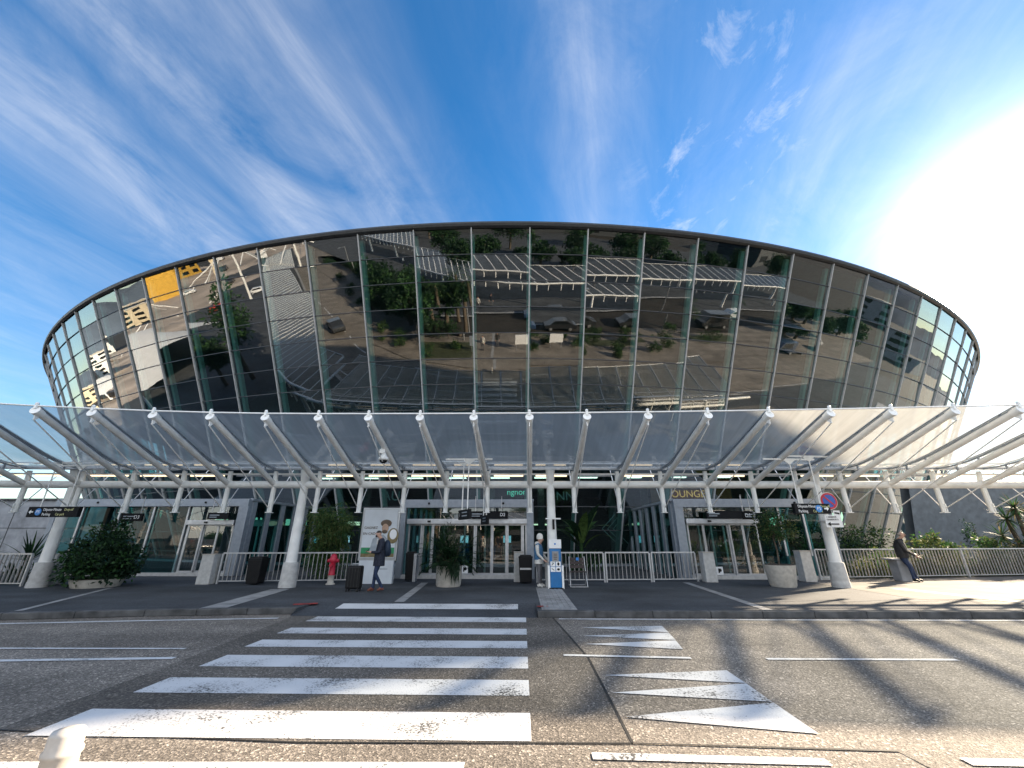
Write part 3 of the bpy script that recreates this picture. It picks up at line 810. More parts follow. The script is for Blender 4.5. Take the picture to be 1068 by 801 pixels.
for i, (f, b) in enumerate(zip(FR, BK)):
    d = (b-f).normalized()
    mb = MB(); mb.tube([f+d*.1, b-d*.02], .085, 14); rib = mb.build('rib', M['white'], can)
    mb = MB(); mb.tube([f-d*.06, f+d*.16], [.115, .10], 14)
    mb.prism([f+Vector((-.012, 0, .02))-d*.04, f+Vector((-.012, 0, 0))+d*.24, f+Vector((-.012, 0, -.24))+d*.02], (.024, 0, 0))
    mb.bar(f+Vector((0, -.05, .06)), f+Vector((0, -.05, .19)), .06, .06, (0, 1, 0)); mb.ball(f+Vector((0, -.05, .19)), .045, 8)
    mb.build('end_cap', M['whitecap'], rib)
    mb = MB(); gp = gprof(f, b)
    for a_, c_ in zip(gp[:-1], gp[1:]): mb.bar(a_-Vector((0, 0, .035)), c_-Vector((0, 0, .035)), .055, .04)
    gb_ = mb; mb = MB()
    for a_, c_ in zip(gp[:-1], gp[1:]): mb.bar(a_+Vector((0, 0, .022)), c_+Vector((0, 0, .022)), .06, .03)
    mb.build('cap_strip', M['alu'], rib); mb = gb_
    for tt in (.1, .28, .46, .64, .8): 
        q = f.lerp(b, tt); mb.bar(q, q+Vector((0, 0, .15 if tt < .7 else .27)), .035, .05, (0, 1, 0))
    mb.build('glazing_bar', M['alugrey'], rib)
    hb = Vector((b.x, b.y, 2.40))
    mb = MB(); mb.tube([b, hb], .078, 14); h = mb.build('hanger', M['white'], can)
    mb = MB(); mb.box(hb+Vector((0, -.09, .16)), (.03, .06, .26)); mb.box(hb+Vector((0, 0, .005)), (.19, .19, .02)); mb.build('fork_plate', M['whitecap'], h)
    mb = MB(); mb.tube([f+Vector((0, 0, -.22)), hb+Vector((0, -.1, .15))], .016, 6); mb.build('tie_rod', M['white'], can)
    mb = MB(); mb.tube([b+Vector((0, -.0, .05)), b+Vector((0, -.05, .46))], [.085, .07], 10); mb.build('stub_post', M['white'], can)
    mb = MB(); mb.tube([hb+Vector((0, .08, .2)), b+Vector((0, 1.05, .7))], .016, 6)
    mb.build('brace', M['white'], can)
for i in range(len(FR)-1):
    A, B_ = gprof(FR[i], BK[i]), gprof(FR[i+1], BK[i+1])
    mb = MB(); gx = Vector((.012, 0, 0))
    for j in range(len(A)-1): mb.add([A[j]+gx, B_[j]-gx, B_[j+1]-gx, A[j+1]+gx], [(0, 1, 2, 3)], 0, True)
    mb.build('glass_pane', M['canopyglass'], can, recalc=False)
    lit = i not in (5, 6, 13, 15, 17, 20)
    a_, c_ = BK[i]+Vector((.22, -.02, .30)), BK[i+1]+Vector((-.22, -.02, .30))
    mb = MB(); mb.tube([a_, c_], .026, 8); lt = mb.build('light_tube', M['tube'] if lit else M['alu'], can)
    mb = MB(); mb.bar(a_+Vector((-.15, .03, .06)), c_+Vector((.15, .03, .06)), .1, .05); mb.build('batten', M['white'], lt)
mb = MB(); mb.tube([Vector((-22.5, by_(-22.5), ZB))] + BK + [Vector((26, by_(26), ZB))], .125, 18); mb.build('beam', M['white'], can)
mb = MB()
for i in range(len(FR)-1): mb.tube([gprof(FR[i], BK[i])[0], gprof(FR[i+1], BK[i+1])[0]], .022, 8)
mb.build('edge_rail', M['whitecap'], can)
mb = MB()
for i in range(len(FR)-1):
    a_, c_ = gprof(FR[i], BK[i])[-1], gprof(FR[i+1], BK[i+1])[-1]
    mb.bar(a_+Vector((0, .06, 0)), c_+Vector((0, .06, 0)), .16, .10)
    mb.bar(a_+Vector((0, -.45, .09)), c_+Vector((0, -.45, .09)), .04, .03)
mb.build('gutter', M['alu'], can)
for cx, cy_ in ((-15.57, 14.12), (-7.55, 14.31), (.98, 14.52), (10.2, 14.75), (18.9, 14.97)):
    mb = MB(); mb.lathe((cx, cy_, 0), [(.175, .8), (.125, ZB+.05)], 20)
    mb.tube([(cx, cy_, ZB), (cx, cy_-.1, ZB+.5)], [.13, .16], 14)
    c_ = mb.build('column', M['white'], can)
    mb = MB(); mb.lathe((cx, cy_, 0), [(.26, PZ), (.26, PZ+.16), (.248, PZ+.18), (.248, PZ+.2), (.232, .82), (.215, .86)], 20)
    mb.build('plinth', M['plinth'], c_)

# canopy continuing round the bend to the left (it shows mirrored in the facade)
def resample(pts, n):
    P = [Vector((*p, 0)) for p in pts]; L = [0]
    for a, b in zip(P[:-1], P[1:]): L.append(L[-1]+(b-a).length)
    res = []
    for i in range(n):
        s_ = L[-1]*i/(n-1)
        for k in range(len(L)-1):
            if s_ <= L[k+1]+1e-9:
                res.append(P[k].lerp(P[k+1], (s_-L[k])/(L[k+1]-L[k]))); break
    return res
def canopy_run(name, hi, lo, n, label, zh, zl, colstep, gm):
    H_, L_ = resample(hi, n), resample(lo, n)
    cn = thing(name, (L_[n//2].x, L_[n//2].y, PZ), label, 'canopy')
    up = lambda p, z: Vector((p.x, p.y, z))
    for i in range(n):
        mb = MB(); mb.tube([up(H_[i], zh), up(L_[i], zl)], .09, 6)
        mb.tube([up(L_[i], zl), up(L_[i], zl-.95)], .08, 6); mb.build('rib', M['white'], cn)
    mb = MB()
    for i in range(n-1):
        mb.quad(up(H_[i], zh+.05), up(H_[i+1], zh+.05), up(L_[i+1], zl+.05), up(L_[i], zl+.05))
    mb.build('glass_roof', gm, cn, recalc=False)
    mb = MB(); mb.tube([up(p, zl) for p in L_], .125, 8); mb.tube([up(p, zh+.12) for p in H_], .04, 6); mb.build('beam', M['white'], cn)
    for i in range(2, n, colstep):
        mb = MB(); mb.tube([(L_[i].x, L_[i].y, PZ), up(L_[i], zl)], [.24, .14], 8); mb.build('column', M['white'], cn)
canopy_run('glass_canopy', [(-19.3, 8.45), (-23.5, 6.4), (-27.5, 3.4), (-31.5, 0), (-55.8, -21.6), (-90, -55)], [(-20.7, 13.5), (-25.5, 11.9), (-30.5, 9.0), (-37, 4.6), (-64, -19.5), (-98, -53)], 66,
           'curved left continuation of the glass canopy along the bend of the road', ZF, ZB, 7, M['runwarm'])
canopy_run('glass_canopy', [(95, -21.5), (45, -20.6), (5, -20.5), (-9, -27), (-30, -46), (-60, -72)], [(95, -17.6), (45, -17.2), (5, -16.2), (-8, -19.4), (-27, -37.5), (-56, -62)], 96,
           'second glass canopy across the road, mirrored in the terminal facade', 4.8, 3.5, 7, M['runglass'])

# ------------------------------------------------------------------ vegetation helpers
def leaf_quad(mb, p, d, n, L, W, mi):
    d = d.normalized(); s_ = d.cross(n)
    if s_.length < 1e-3: s_ = Vector((1, 0, 0))
    s_.normalize()
    mb.add([p, p+d*L*.5+s_*W*.5, p+d*L, p+d*L*.5-s_*W*.5], [(0, 1, 2, 3)], mi)
def rdir(r): 
    while True:
        v = Vector((r.uniform(-1, 1), r.uniform(-1, 1), r.uniform(-1, 1)))
        if .05 < v.length < 1: return v.normalized()
def clump_crown(mb, c, rad, nclump, nleaf, L, W, r, nm=3, shell=.55, csize=.32, droop=0.0, bark=None):
    c = Vector(c)
    for k in range(nclump):
        d = rdir(r); q = shell+(1-shell)*r.random()
        cc = c+Vector((d.x*rad[0], d.y*rad[1], d.z*rad[2]))*q
        cr = csize*min(rad)*r.uniform(.6, 1.3)
        base = r.randrange(nm)
        for j in range(nleaf):
            e = rdir(r)*cr*r.random()**.5
            p = cc+e
            ld = (e.normalized()+rdir(r)*.9+Vector((0, 0, -droop))).normalized()
            mi = base if r.random() < .7 else r.randrange(nm)
            leaf_quad(mb, p, ld, rdir(r), L*r.uniform(.7, 1.3), W*r.uniform(.7, 1.3), mi)
def blade(mb, p0, d0, L, W, bend, seg, mi):
    """a long arching leaf"""
    p = Vector(p0); d = Vector(d0).normalized(); pts = [p.copy()]; ds = [d.copy()]
    for i in range(seg):
        p = p+d*(L/seg); d = (d+Vector((0, 0, -bend/seg))).normalized(); pts.append(p.copy()); ds.append(d.copy())
    vs_ = []
    for i, (q, dd) in enumerate(zip(pts, ds)):
        sdv = dd.cross(Vector((0, 0, 1))); 
        if sdv.length < 1e-3: sdv = Vector((1, 0, 0))
        sdv.normalize(); f = i/seg; ww = W*(math.sin(math.pi*min(1, f*.85+.12)))
        vs_ += [q-sdv*ww/2, q+sdv*ww/2]
    mb.add(vs_, [(2*i, 2*i+1, 2*i+3, 2*i+2) for i in range(seg)], mi)
LEAFSET = [M['leafdk'], M['leafmid'], M['leaflt']]
DARKSET = [M['leafdk'], M['leafdk'], M['leafmid']]

def planter_pot(name, x, y, label, prof, sx=1.0, sy=1.0):
    p = thing(name, (x, y, PZ), label, 'planter')
    mb = MB(); mb.lathe((x, y, PZ), prof, 28, sx=sx, sy=sy); mb.build('pot', M['conc'], p)
    rt, zt = prof[-1]
    mb = MB(); mb.lathe((x, y, PZ), [(rt*.9, zt-.06), (rt*.9, zt+.015)], 24, sx=sx, sy=sy); mb.build('soil', M['soil'], p)
    return p
# left: round dark bush almost hiding its pot
r1 = random.Random(11)
planter_pot('planter', -13.85, 14.35, 'low pale concrete planter almost hidden under the round dark bush', [(.6, 0), (.66, .14), (.68, .24)])
b1 = thing('bush', (-13.85, 14.35, PZ+.4), 'round dark green bush in the low planter at left', 'bush')
mb = MB(); clump_crown(mb, (-13.85, 14.3, .9), (1.02, .95, .78), 140, 42, .13, .065, r1, 3, .45, .32)
clump_crown(mb, (-13.75, 14.35, 1.75), (.6, .55, .36), 26, 24, .13, .06, r1, 3, .2, .5)
mb.build('foliage', [M['leafdk'], M['leafdk'], M['leafmid']], b1)
mb = MB()
for k in range(9):
    d = rdir(r1); mb.tube([(-13.85+.1*d.x, 14.35+.1*d.y, .45), (-13.85+.7*d.x, 14.35+.6*d.y, 1.0+.5*abs(d.z))], [.03, .012], 6)
mb.build('stem', M['bark'], b1)
# middle: feathery palm-like plant with drooping fronds
planter_pot('planter', -2.44, 14.75, 'round pale concrete planter in front of the middle doors', [(.38, 0), (.41, .05), (.43, .6), (.44, .62)])
b2 = thing('feathery_plant', (-2.44, 14.75, PZ+.6), 'dark feathery plant drooping over the round planter by the middle doors', 'plant')
mb = MB(); r2 = random.Random(5)
for k in range(150):
    a = r2.uniform(0, 2*math.pi); e = r2.uniform(.25, 1.5)
    d = Vector((math.cos(a)*math.cos(e), math.sin(a)*math.cos(e), math.sin(e)))
    L = r2.uniform(.75, 1.35)*(1.0 if e > .6 else .8); p = Vector((-2.44, 14.75, .75)); bend = r2.uniform(.5, 1.5)
    seg = 14
    for i in range(seg):
        q = p+d*(L/seg)
        if i > 2:
            for sgn in (-1, 1):
                sdv = d.cross(Vector((0, 0, 1))).normalized()*sgn
                for _ in range(2): leaf_quad(mb, q, (sdv*.7+d*.8+Vector((0, 0, -.2))+rdir(r2)*.3), Vector((0, 0, 1))+rdir(r2)*.5, .17, .022, r2.choice((0, 0, 1, 2)))
        p = q; d = (d+Vector((0, 0, -bend/seg))).normalized()
for k in range(60):   # hanging tuft in front of the pot
    x0 = -2.44+r2.uniform(.0, .4); leaf_quad(mb, Vector((x0, 14.75-.45, .8+r2.uniform(-.1, .15))), Vector((r2.uniform(-.2, .2), -.1, -1)), Vector((0, 1, 0)), r2.uniform(.25, .62), .03, r2.choice((0, 0, 1)))
mb.build('foliage', DARKSET, b2)
mb = MB()
for k in range(12):
    a = r2.uniform(0, 6.28); mb.tube([(-2.44+.15*math.cos(a), 14.75+.15*math.sin(a), .72), (-2.44+.3*math.cos(a), 14.75+.3*math.sin(a), 1.3)], [.016, .006], 5)
mb.build('stem', M['bark'], b2)
# right: small tree in a rounded rough planter
planter_pot('planter', 8.46, 14.9, 'rough pale concrete planter tapering down, holding the thin tree', [(.36, 0), (.39, .06), (.455, .58), (.465, .65)])
b3 = thing('olive_tree', (8.46, 14.9, PZ+.65), 'thin small tree with sparse olive crown in the right planter', 'tree')
mb = MB(); r3 = random.Random(21)
clump_crown(mb, (8.5, 14.9, 2.0), (.68, .6, .58), 64, 38, .1, .032, r3, 3, .35, .36)
mb.build('crown', [M['leafmid'], M['leafdk'], M['leafyel']], b3)
mb = MB(); mb.tube([(8.46, 14.9, .75), (8.49, 14.9, 1.2), (8.45, 14.92, 1.7), (8.52, 14.9, 2.1)], [.03, .026, .02, .01], 7)
for k in range(7):
    d = rdir(r3); mb.tube([(8.46, 14.9, 1.6+.05*k), (8.46+.4*d.x, 14.9+.35*d.y, 1.95+.2*abs(d.z))], [.012, .005], 5)
mb.build('trunk', M['bark'], b3)
# bamboo bush behind the railing
b4 = thing('bamboo', (-7.75, 17.3, PZ), 'tall bright green bamboo clump behind the railing left of the poster', 'bamboo')
mb = MB(); r4 = random.Random(31)
clump_crown(mb, (-7.75, 17.3, 1.95), (1.05, .75, 1.0), 110, 36, .2, .03, r4, 3, .35, .34, droop=.9)
clump_crown(mb, (-7.7, 17.3, .9), (.9, .7, .7), 50, 30, .2, .03, r4, 2, .3, .4, droop=.9)
mb.build('foliage', [M['leafmid'], M['leaflt'], M['leafyel']], b4)
mb = MB()
for k in range(22):
    a = r4.uniform(0, 6.28); q = r4.uniform(0, .45); mb.tube([(-7.75+q*math.cos(a), 17.3+q*math.sin(a), PZ), (-7.75+2*q*math.cos(a), 17.3+1.7*q*math.sin(a), r4.uniform(1.8, 2.8))], [.014, .006], 5)
mb.build('stem', M['leaflt'], b4)
# banana plant
b5 = thing('banana_plant', (2.75, 20.6, PZ), 'banana plant with broad arching leaves behind the middle railing', 'plant')
mb = MB(); r5 = random.Random(8)
for k in range(13):
    a = k*2.4; e = r5.uniform(.75, 1.3)
    blade(mb, (2.75+.15*math.cos(a), 20.6+.15*math.sin(a), 1.5+r5.uniform(-.4, .2)), (math.cos(a)*math.cos(e), math.sin(a)*math.cos(e)*.7, math.sin(e)), r5.uniform(1.5, 2.1), .46, r5.uniform(.9, 1.9), 9, k % 3)
for k in range(40):
    a = r5.uniform(0, 6.28); blade(mb, (2.75+r5.uniform(-.9, .9), 20.3+r5.uniform(-.4, .4), .2), (math.cos(a)*.5, math.sin(a)*.4, 1), r5.uniform(.8, 1.5), .09, 1.2, 6, k % 2)
mb.build('leaf', [M['leafmid'], M['leafdk'], M['leaflt']], b5)
mb = MB(); mb.tube([(2.75, 20.6, PZ), (2.75, 20.6, 1.9)], [.13, .06], 9); mb.build('stem', M['leafmid'], b5)
# left bed: dark spiky palms against the grey wall
for k, (x, y, n_, L, lb) in enumerate(((-19.0, 16.6, 46, 1.25, 'dark spiky fan palm behind the left railing, beside the porch post'), (-21.6, 16.9, 40, 1.15, 'dark spiky palm behind the left railing at the photo edge'), (-24.0, 16.4, 34, 1.2, 'dark spiky palm farthest left before the grey wall'))):
    bb = thing('spiky_palm', (x, y, PZ), lb, 'palm', 'spiky palms behind the left railing')
    mb = MB(); rr = random.Random(40+k)
    for j in range(n_):
        a = rr.uniform(0, 6.28); e = rr.uniform(.1, 1.4)
        blade(mb, (x, y, .75), (math.cos(a)*math.cos(e), math.sin(a)*math.cos(e), math.sin(e)), L*rr.uniform(.7, 1.1), .07, rr.uniform(.3, .9), 6, rr.randrange(3))
        if j % 2: blade(mb, (x+rr.uniform(-.6, .6), y+rr.uniform(-.4, .3), PZ), (math.cos(a)*.6, math.sin(a)*.6, 1), L*.7, .06, .8, 5, rr.randrange(3))
    mb.build('leaf', DARKSET, bb)
    mb = MB(); mb.tube([(x, y, PZ), (x, y, .8)], [.14, .11], 8); mb.build('trunk', M['bark'], bb)
# right bed: sunlit shrubs and grasses beyond the railing
def shrub(x, y, z, rad, n, L, W, mats, lb, seed, droop=0, name='shrub', grp='shrubs beyond the right railing'):
    bb = thing(name, (x, y, PZ), lb, 'shrub', grp); rr = random.Random(seed)
    mb = MB(); clump_crown(mb, (x, y, z), rad, n, 30, L, W, rr, len(mats), .4, .36, droop); mb.build('foliage', mats, bb)
    mb = MB()
    for k in range(6):
        d = rdir(rr); mb.tube([(x, y, PZ), (x+rad[0]*.5*d.x, y+rad[1]*.5*d.y, z)], [.025, .01], 5)
    mb.build('stem', M['bark'], bb)
SUNSET = [M['leafmid'], M['leaflt'], M['leafyel']]
shrub(18.0, 19.6, 1.2, (1.25, .7, .55), 60, .12, .07, SUNSET, 'broad yellow green shrub rising over the right railing', 61)
shrub(20.4, 19.7, 1.15, (.6, .5, .5), 30, .12, .07, SUNSET, 'small yellow green shrub right of the broad one', 62)
shrub(14.4, 22.0, 1.3, (1.1, .8, .8), 50, .13, .06, LEAFSET, 'dark green shrub behind the leaning old man', 63)
shrub(22.4, 19.9, .95, (1.3, .6, .6), 50, .14, .05, [M['leafdk'], M['leafmid'], M['leafdry']], 'dry brownish shrub under the pine at the right', 64)
shrub(25.5, 20.5, 1.3, (1.0, .7, .7), 40, .12, .07, [M['leafmid'], M['leafyel'], M['leafdry']], 'pale leafy shrub at the right edge of the photo', 65)
shrub(12.6, 20.6, 1.2, (1.0, .8, .8), 44, .14, .06, LEAFSET, 'dark bush close to the glass behind the right column', 66)
shrub(16.5, 21.6, 1.4, (1.2, .8, .9), 50, .14, .06, LEAFSET, 'dense dark bush against the glass right of the old man', 67)
shrub(15.4, 19.2, .7, (.8, .5, .5), 30, .12, .06, SUNSET, 'low green bush just behind the railing by the old man', 68)
mb = MB(); rr = random.Random(69)
for k in range(5200):
    x = rr.uniform(11.8, 30); y = rr.uniform(17.8+.2*(x-12), 25.0)
    leaf_quad(mb, Vector((x, y, PZ+rr.uniform(.02, .3))), rdir(rr)+Vector((0, 0, .4)), rdir(rr), rr.uniform(.14, .3), rr.uniform(.05, .1), rr.randrange(3))
tag(mb.build('ground_cover', LEAFSET), 'low green ground cover in the bed behind the right railing', 'ground cover', None, 'stuff')
gr = thing('ornamental_grass', (18.5, 18.75, PZ), 'long arching ornamental grass just behind the right railing', 'grass', None)
mb = MB(); rr = random.Random(70)
for k in range(900):
    x = rr.uniform(13.2, 24.0); a = rr.uniform(0, 6.28); y0 = 17.45+.2*(x-12.5)+rr.uniform(.25, .9)
    blade(mb, (x, y0, PZ), (math.cos(a)*.5, math.sin(a)*.4, 1), rr.uniform(.7, 1.35), .04, rr.uniform(.6, 1.8), 6, rr.choice((0, 1, 1, 2)))
mb.build('blade', [M['leafmid'], M['leafyel'], M['leafdry']], gr)
yu = thing('yucca_tree', (23.2, 20.6, PZ), 'tall shaggy yucca with spiky tufts at the right', 'tree')
mb = MB(); rr = random.Random(77)
tips = [(23.2, 20.6, 2.9), (22.4, 20.4, 2.4), (24.0, 20.8, 2.5), (23.5, 20.3, 1.9), (22.2, 20.7, 1.7)]
for tp in tips:
    for j in range(90):
        d = rdir(rr); d.z = d.z*.8+.15
        blade(mb, tp, d, rr.uniform(.5, .85), .05, rr.uniform(.2, .8), 4, rr.choice((0, 1, 1, 2)))
mb.build('leaf', [M['leafdk'], M['leafmid'], M['leafdry']], yu)
mb = MB()
for tp in tips: mb.tube([(23.2, 20.6, PZ), ((23.2+tp[0])/2, 20.6, tp[2]*.5), tp], [.14, .1, .07], 7)
mb.build('trunk', M['bark'], yu)
ag = thing('thin_shrub', (21.6, 21.3, PZ), 'thin dark upright shrub against the grey wall at right', 'shrub')
mb = MB(); clump_crown(mb, (21.6, 21.3, 1.5), (.5, .4, 1.1), 26, 18, .11, .04, rr, 3, .3, .4); mb.build('foliage', DARKSET, ag)
mb = MB(); mb.tube([(21.6, 21.3, PZ), (21.7, 21.3, 2.3)], [.03, .01], 5); mb.build('stem', M['bark'], ag)

# ------------------------------------------------------------------ side walls
wl = thing('side_wall', (-35, 20.7, PZ), 'plain grey panelled wall behind the palms at left', 'wall')
mb = MB(); mb.box((-34, 20.7, 1.7), (27.0, .4, 3.3)); mb.build('panel', M['stone'], wl)
mb = MB(); mb.box((-34, 20.66, 3.38), (27.1, .5, .06)); mb.build('coping', M['kerb'], wl)
mb = MB()
for k in range(9): mb.box((-22.5-k*2.6, 20.49, 1.7), (.025, .012, 3.2))
mb.box((-34, 20.49, 2.05), (27, .012, .02)); mb.build('joint', M['dkframe'], wl)
wr = thing('curved_wall', (25, 26, PZ), 'dark grey curved concrete wall behind the yucca at right', 'wall')
mb = MB()
for i in range(20):
    x0, x1 = 22.3+i*1.2, 22.3+(i+1)*1.2
    f = lambda x: 25.6+.012*(x-22)**2
    mb.add([(x0, f(x0)-.0, 0), (x1, f(x1), 0), (x1, f(x1)-1.0, 4.55), (x0, f(x0)-1.0, 4.55)], [(0, 1, 2, 3)], 0, True)
    mb.add([(x0, f(x0)+.6, 0), (x1, f(x1)+.6, 0), (x1, f(x1)-.4, 4.55), (x0, f(x0)-.4, 4.55)], [(3, 2, 1, 0)], 0, True)
    mb.add([(x0, f(x0)-1.0, 4.55), (x1, f(x1)-1.0, 4.55), (x1, f(x1)-.4, 4.55), (x0, f(x0)-.4, 4.55)], [(0, 1, 2, 3)])
mb.build('panel', M['drum'], wr)
mb = MB(); mb.box((47, 27.5, 2.4), (26, 1.2, 4.9)); mb.build('end_panel', M['stone'], wr)

# ------------------------------------------------------------------ railings and stone posts
def railing(x0, y0, x1, y1, label, h=1.0):
    a, b = Vector((x0, y0, PZ)), Vector((x1, y1, PZ)); L = (b-a).length; d = (b-a)/L
    p = thing('railing', (x0, y0, PZ), label, 'railing', 'steel railings under the canopy')
    Z = Vector((0, 0, 1))
    mb = MB(); mb.bar(a+Z*(h-.02), b+Z*(h-.02), .06, .045); mb.build('top_rail', M['steel'], p)
    mb = MB(); mb.bar(a+Z*.09, b+Z*.09, .04, .03); mb.build('bottom_rail', M['steel'], p)
    for q in ([a, b] if L < 5 else [a, a.lerp(b, .5), b]):
        mb = MB(); mb.bar(q, q+Z*(h-.04), .07, .05, d); mb.build('post', M['steel'], p)
    mb = MB(); n_ = int(L/.145)
    for j in range(1, n_): mb.bar(a+d*(j*L/n_)+Z*.1, a+d*(j*L/n_)+Z*(h-.05), .042, .016, d)
    mb.build('bar_infill', M['railbar'], p)
railing(-24.0, 14.6, -16.35, 14.35, 'steel railing at the left edge beside the first column')
railing(-10.5, 15.25, -8.15, 15.55, 'steel railing behind the black bin left of the column')
railing(-8.05, 15.57, -5.75, 15.95, 'steel railing behind the red hydrant')
railing(.5, 16.0, 2.92, 16.15, 'steel railing behind the blue totem and the folding chair')
railing(3.0, 16.16, 4.62, 16.3, 'short steel railing in front of the zigzag graphic')
railing(4.7, 16.31, 6.35, 16.5, 'short steel railing ending at the right stone post')
railing(11.2, 17.2, 24.5, 19.6, 'long steel railing in front of the sunlit shrubs at right', 1.08)
def stone_post(x, y, w_, h, lb, lean=0.0, yaw_=0):
    p = thing('stone_post', (x, y, PZ), lb, 'stone post', 'pale stone posts ending the railings')
    mb = MB(); rot = Matrix.Rotation(yaw_, 3, 'Z'); mb.box((x, y, PZ+h/2), (w_, .42, h), rot, 0, .94)
    bevel(mb.build('block', M['plinth'], p), .02)
    mb = MB(); mb.box((x, y, PZ+h+.012), (w_*.97, .42, .03), rot); mb.build('cap', M['conc'], p)
stone_post(-15.9, 14.75, .46, .95, 'pale stone post beside the leftmost canopy column')
stone_post(-10.85, 15.2, .46, .93, 'pale stone post left of the black bin')
stone_post(-.15, 16.3, .36, .98, 'pale stone post at the right end of the middle doors')
stone_post(6.72, 16.35, .42, .98, 'pale stone post in front of the right doors')
stone_post(10.35, 16.6, .42, 1.02, 'pale stone post behind the thick right column')
stone_post(12.9-.0, 22.3, .3, .8, 'low stone post in the shade behind the old man') if False else None

# ------------------------------------------------------------------ bins, hydrant, chair, totem, poster, suitcases
def bin_(x, y, lb, w_=.48, h=.82, mband=None):
    p = thing('litter_bin', (x, y, PZ), lb, 'bin')
    mb = MB(); mb.box((x, y, PZ+h/2), (w_*.82, w_*.8, h-.08), None, 0, 1.18); bevel(mb.build('body', M['black'], p), .02)
    mb = MB(); mb.box((x, y, PZ+h-.02), (w_, w_*.98, .06)); mb.box((x, y, PZ+h+.03), (w_*.8, w_*.8, .05)); bevel(mb.build('lid', M['black'], p), .012)
    if mband:
        mb = MB(); mb.box((x, y-w_*.45, PZ+h*.55), (w_*.8, .03, .06)); mb.build('band', mband, p)
    return p
bin_(-9.1, 15.1, 'black plastic bin in front of the railing left of the column', .5, .82)
bin_(.1, 15.75, 'black bin with pale band behind the woman in the beanie', .5, .86, M['steel'])
bin_(20.3, 17.3, 'dark bin at the right edge of the sunlit pavement', .6, .9)
p = bin_(-4.12, 16.3, 'narrow black and steel bin between the poster and the doors', .36, .95)
mb = MB(); mb.box((-4.12+.2, 16.2, PZ+.48), (.1, .3, .94)); mb.build('steel_side', M['alu'], p)

hy = thing('fire_hydrant', (-6.55, 15.2, PZ), 'red fire hydrant on a pale grey foot before the railing', 'hydrant')
mb = MB(); mb.lathe((-6.55, 15.2, PZ), [(.11, .28), (.115, .3), (.10, .34), (.09, .66), (.12, .70), (.14, .76), (.13, .80), (.11, .86), (.09, .93), (.03, .965)], 18)
mb.tube([(-6.74, 15.2, PZ+.74), (-6.36, 15.2, PZ+.74)], .055, 12); mb.tube([(-6.55, 15.02, PZ+.6), (-6.55, 15.2, PZ+.6)], .05, 12); mb.build('body', M['red'], hy)
mb = MB(); mb.lathe((-6.55, 15.2, PZ), [(.15, 0), (.15, .03), (.105, .05), (.10, .27), (.125, .29)], 18); mb.build('foot', M['conc'], hy)

ch = thing('folding_chair', (1.78, 14.6, PZ), 'dark slatted folding chair with steel frame and blue tag', 'chair')
mb = MB()
for sx in (-.27, .27):
    mb.tube([(1.78+sx, 14.35, PZ+.02), (1.78+sx*.95, 14.62, PZ+.5), (1.78+sx*.92, 14.72, PZ+.9)], .014, 8)
    mb.tube([(1.78+sx*1.02, 14.95, PZ+.02), (1.78+sx*.98, 14.5, PZ+.48)], .014, 8)
mb.tube([(1.51, 14.35, PZ+.03), (2.05, 14.35, PZ+.03)], .012, 8); mb.tube([(1.5, 14.95, PZ+.03), (2.06, 14.95, PZ+.03)], .012, 8)
mb.build('frame', M['steel'], ch)
mb = MB()
for k in range(3): mb.box((1.78, 14.66+.03*k, PZ+.60+.11*k), (.54, .022, .095))
bk = mb.build('backrest', M['brown'], ch)
mb = MB(); mb.box((1.80, 14.66, PZ+.83), (.09, .012, .09)); mb.build('tag', M['signblue'], bk)
mb = MB()
for k in range(4): mb.box((1.78, 14.40+.085*k, PZ+.46), (.52, .07, .022))
mb.build('seat', M['brown'], ch)

tm = thing('information_totem', (1.03, 14.12, PZ), 'slim blue totem with white cap and pictograms at the middle column', 'totem')
mb = MB(); mb.box((1.03, 14.12, PZ+.60), (.36, .26, 1.12)); bevel(mb.build('body', M['totem'], tm), .012)
mb = MB(); mb.box((1.03, 14.12, PZ+1.30), (.40, .27, .27)); bevel(mb.build('cap', M['signwhite'], tm), .012)
mb = MB(); mb.box((1.03, 13.98, PZ+1.30), (.05, .01, .05)); mb.build('emblem', M['signblue'], tm)
for sx in (-.215, .215):
    mb = MB(); mb.box((1.03+sx, 14.12, PZ+.34), (.06, .27, .66)); mb.build('side_rail', M['whitecap'], tm)
mb = MB(); mb.box((1.03, 13.985, PZ+.93), (.2, .012, .30)); s_ = mb.build('notice', M['band'], tm)
mb = MB(); 
for k in range(4): mb.box((1.03, 13.977, PZ+1.0-.05*k), (.1, .006, .02))
mb.build('text_lines', M['posterhair'], s_)
for sx in (-1, 1):
    for sz in (0, 1):
        x, z = 1.03+sx*.085, PZ+.56+.155*sz
        mb = MB(); mb.box((x, 13.985, z), (.15, .012, .14)); q = mb.build('pictogram_plate', M['signwhite'], tm)
        mb = MB()
        if (sx, sz) == (1, 1): mb.ball((x, 13.977, z), (.035, .004, .05), 10)
        elif (sx, sz) == (-1, 1): mb.bar((x-.04, 13.977, z-.04), (x+.04, 13.977, z+.04), .02, .006, (0, 1, 0)); mb.ball((x-.02, 13.977, z+.03), (.015, .004, .015), 8)
        elif (sx, sz) == (1, 0): mb.ball((x, 13.977, z), (.045, .004, .035), 10)
        else: mb.bar((x-.04, 13.977, z+.03), (x+.04, 13.977, z-.03), .018, .006, (0, 1, 0))
        mb.build('pictogram', M['black'], q)
mb = MB(); mb.box((1.03, 14.12, PZ+.02), (.44, .34, .04)); mb.build('base', M['black'], tm)
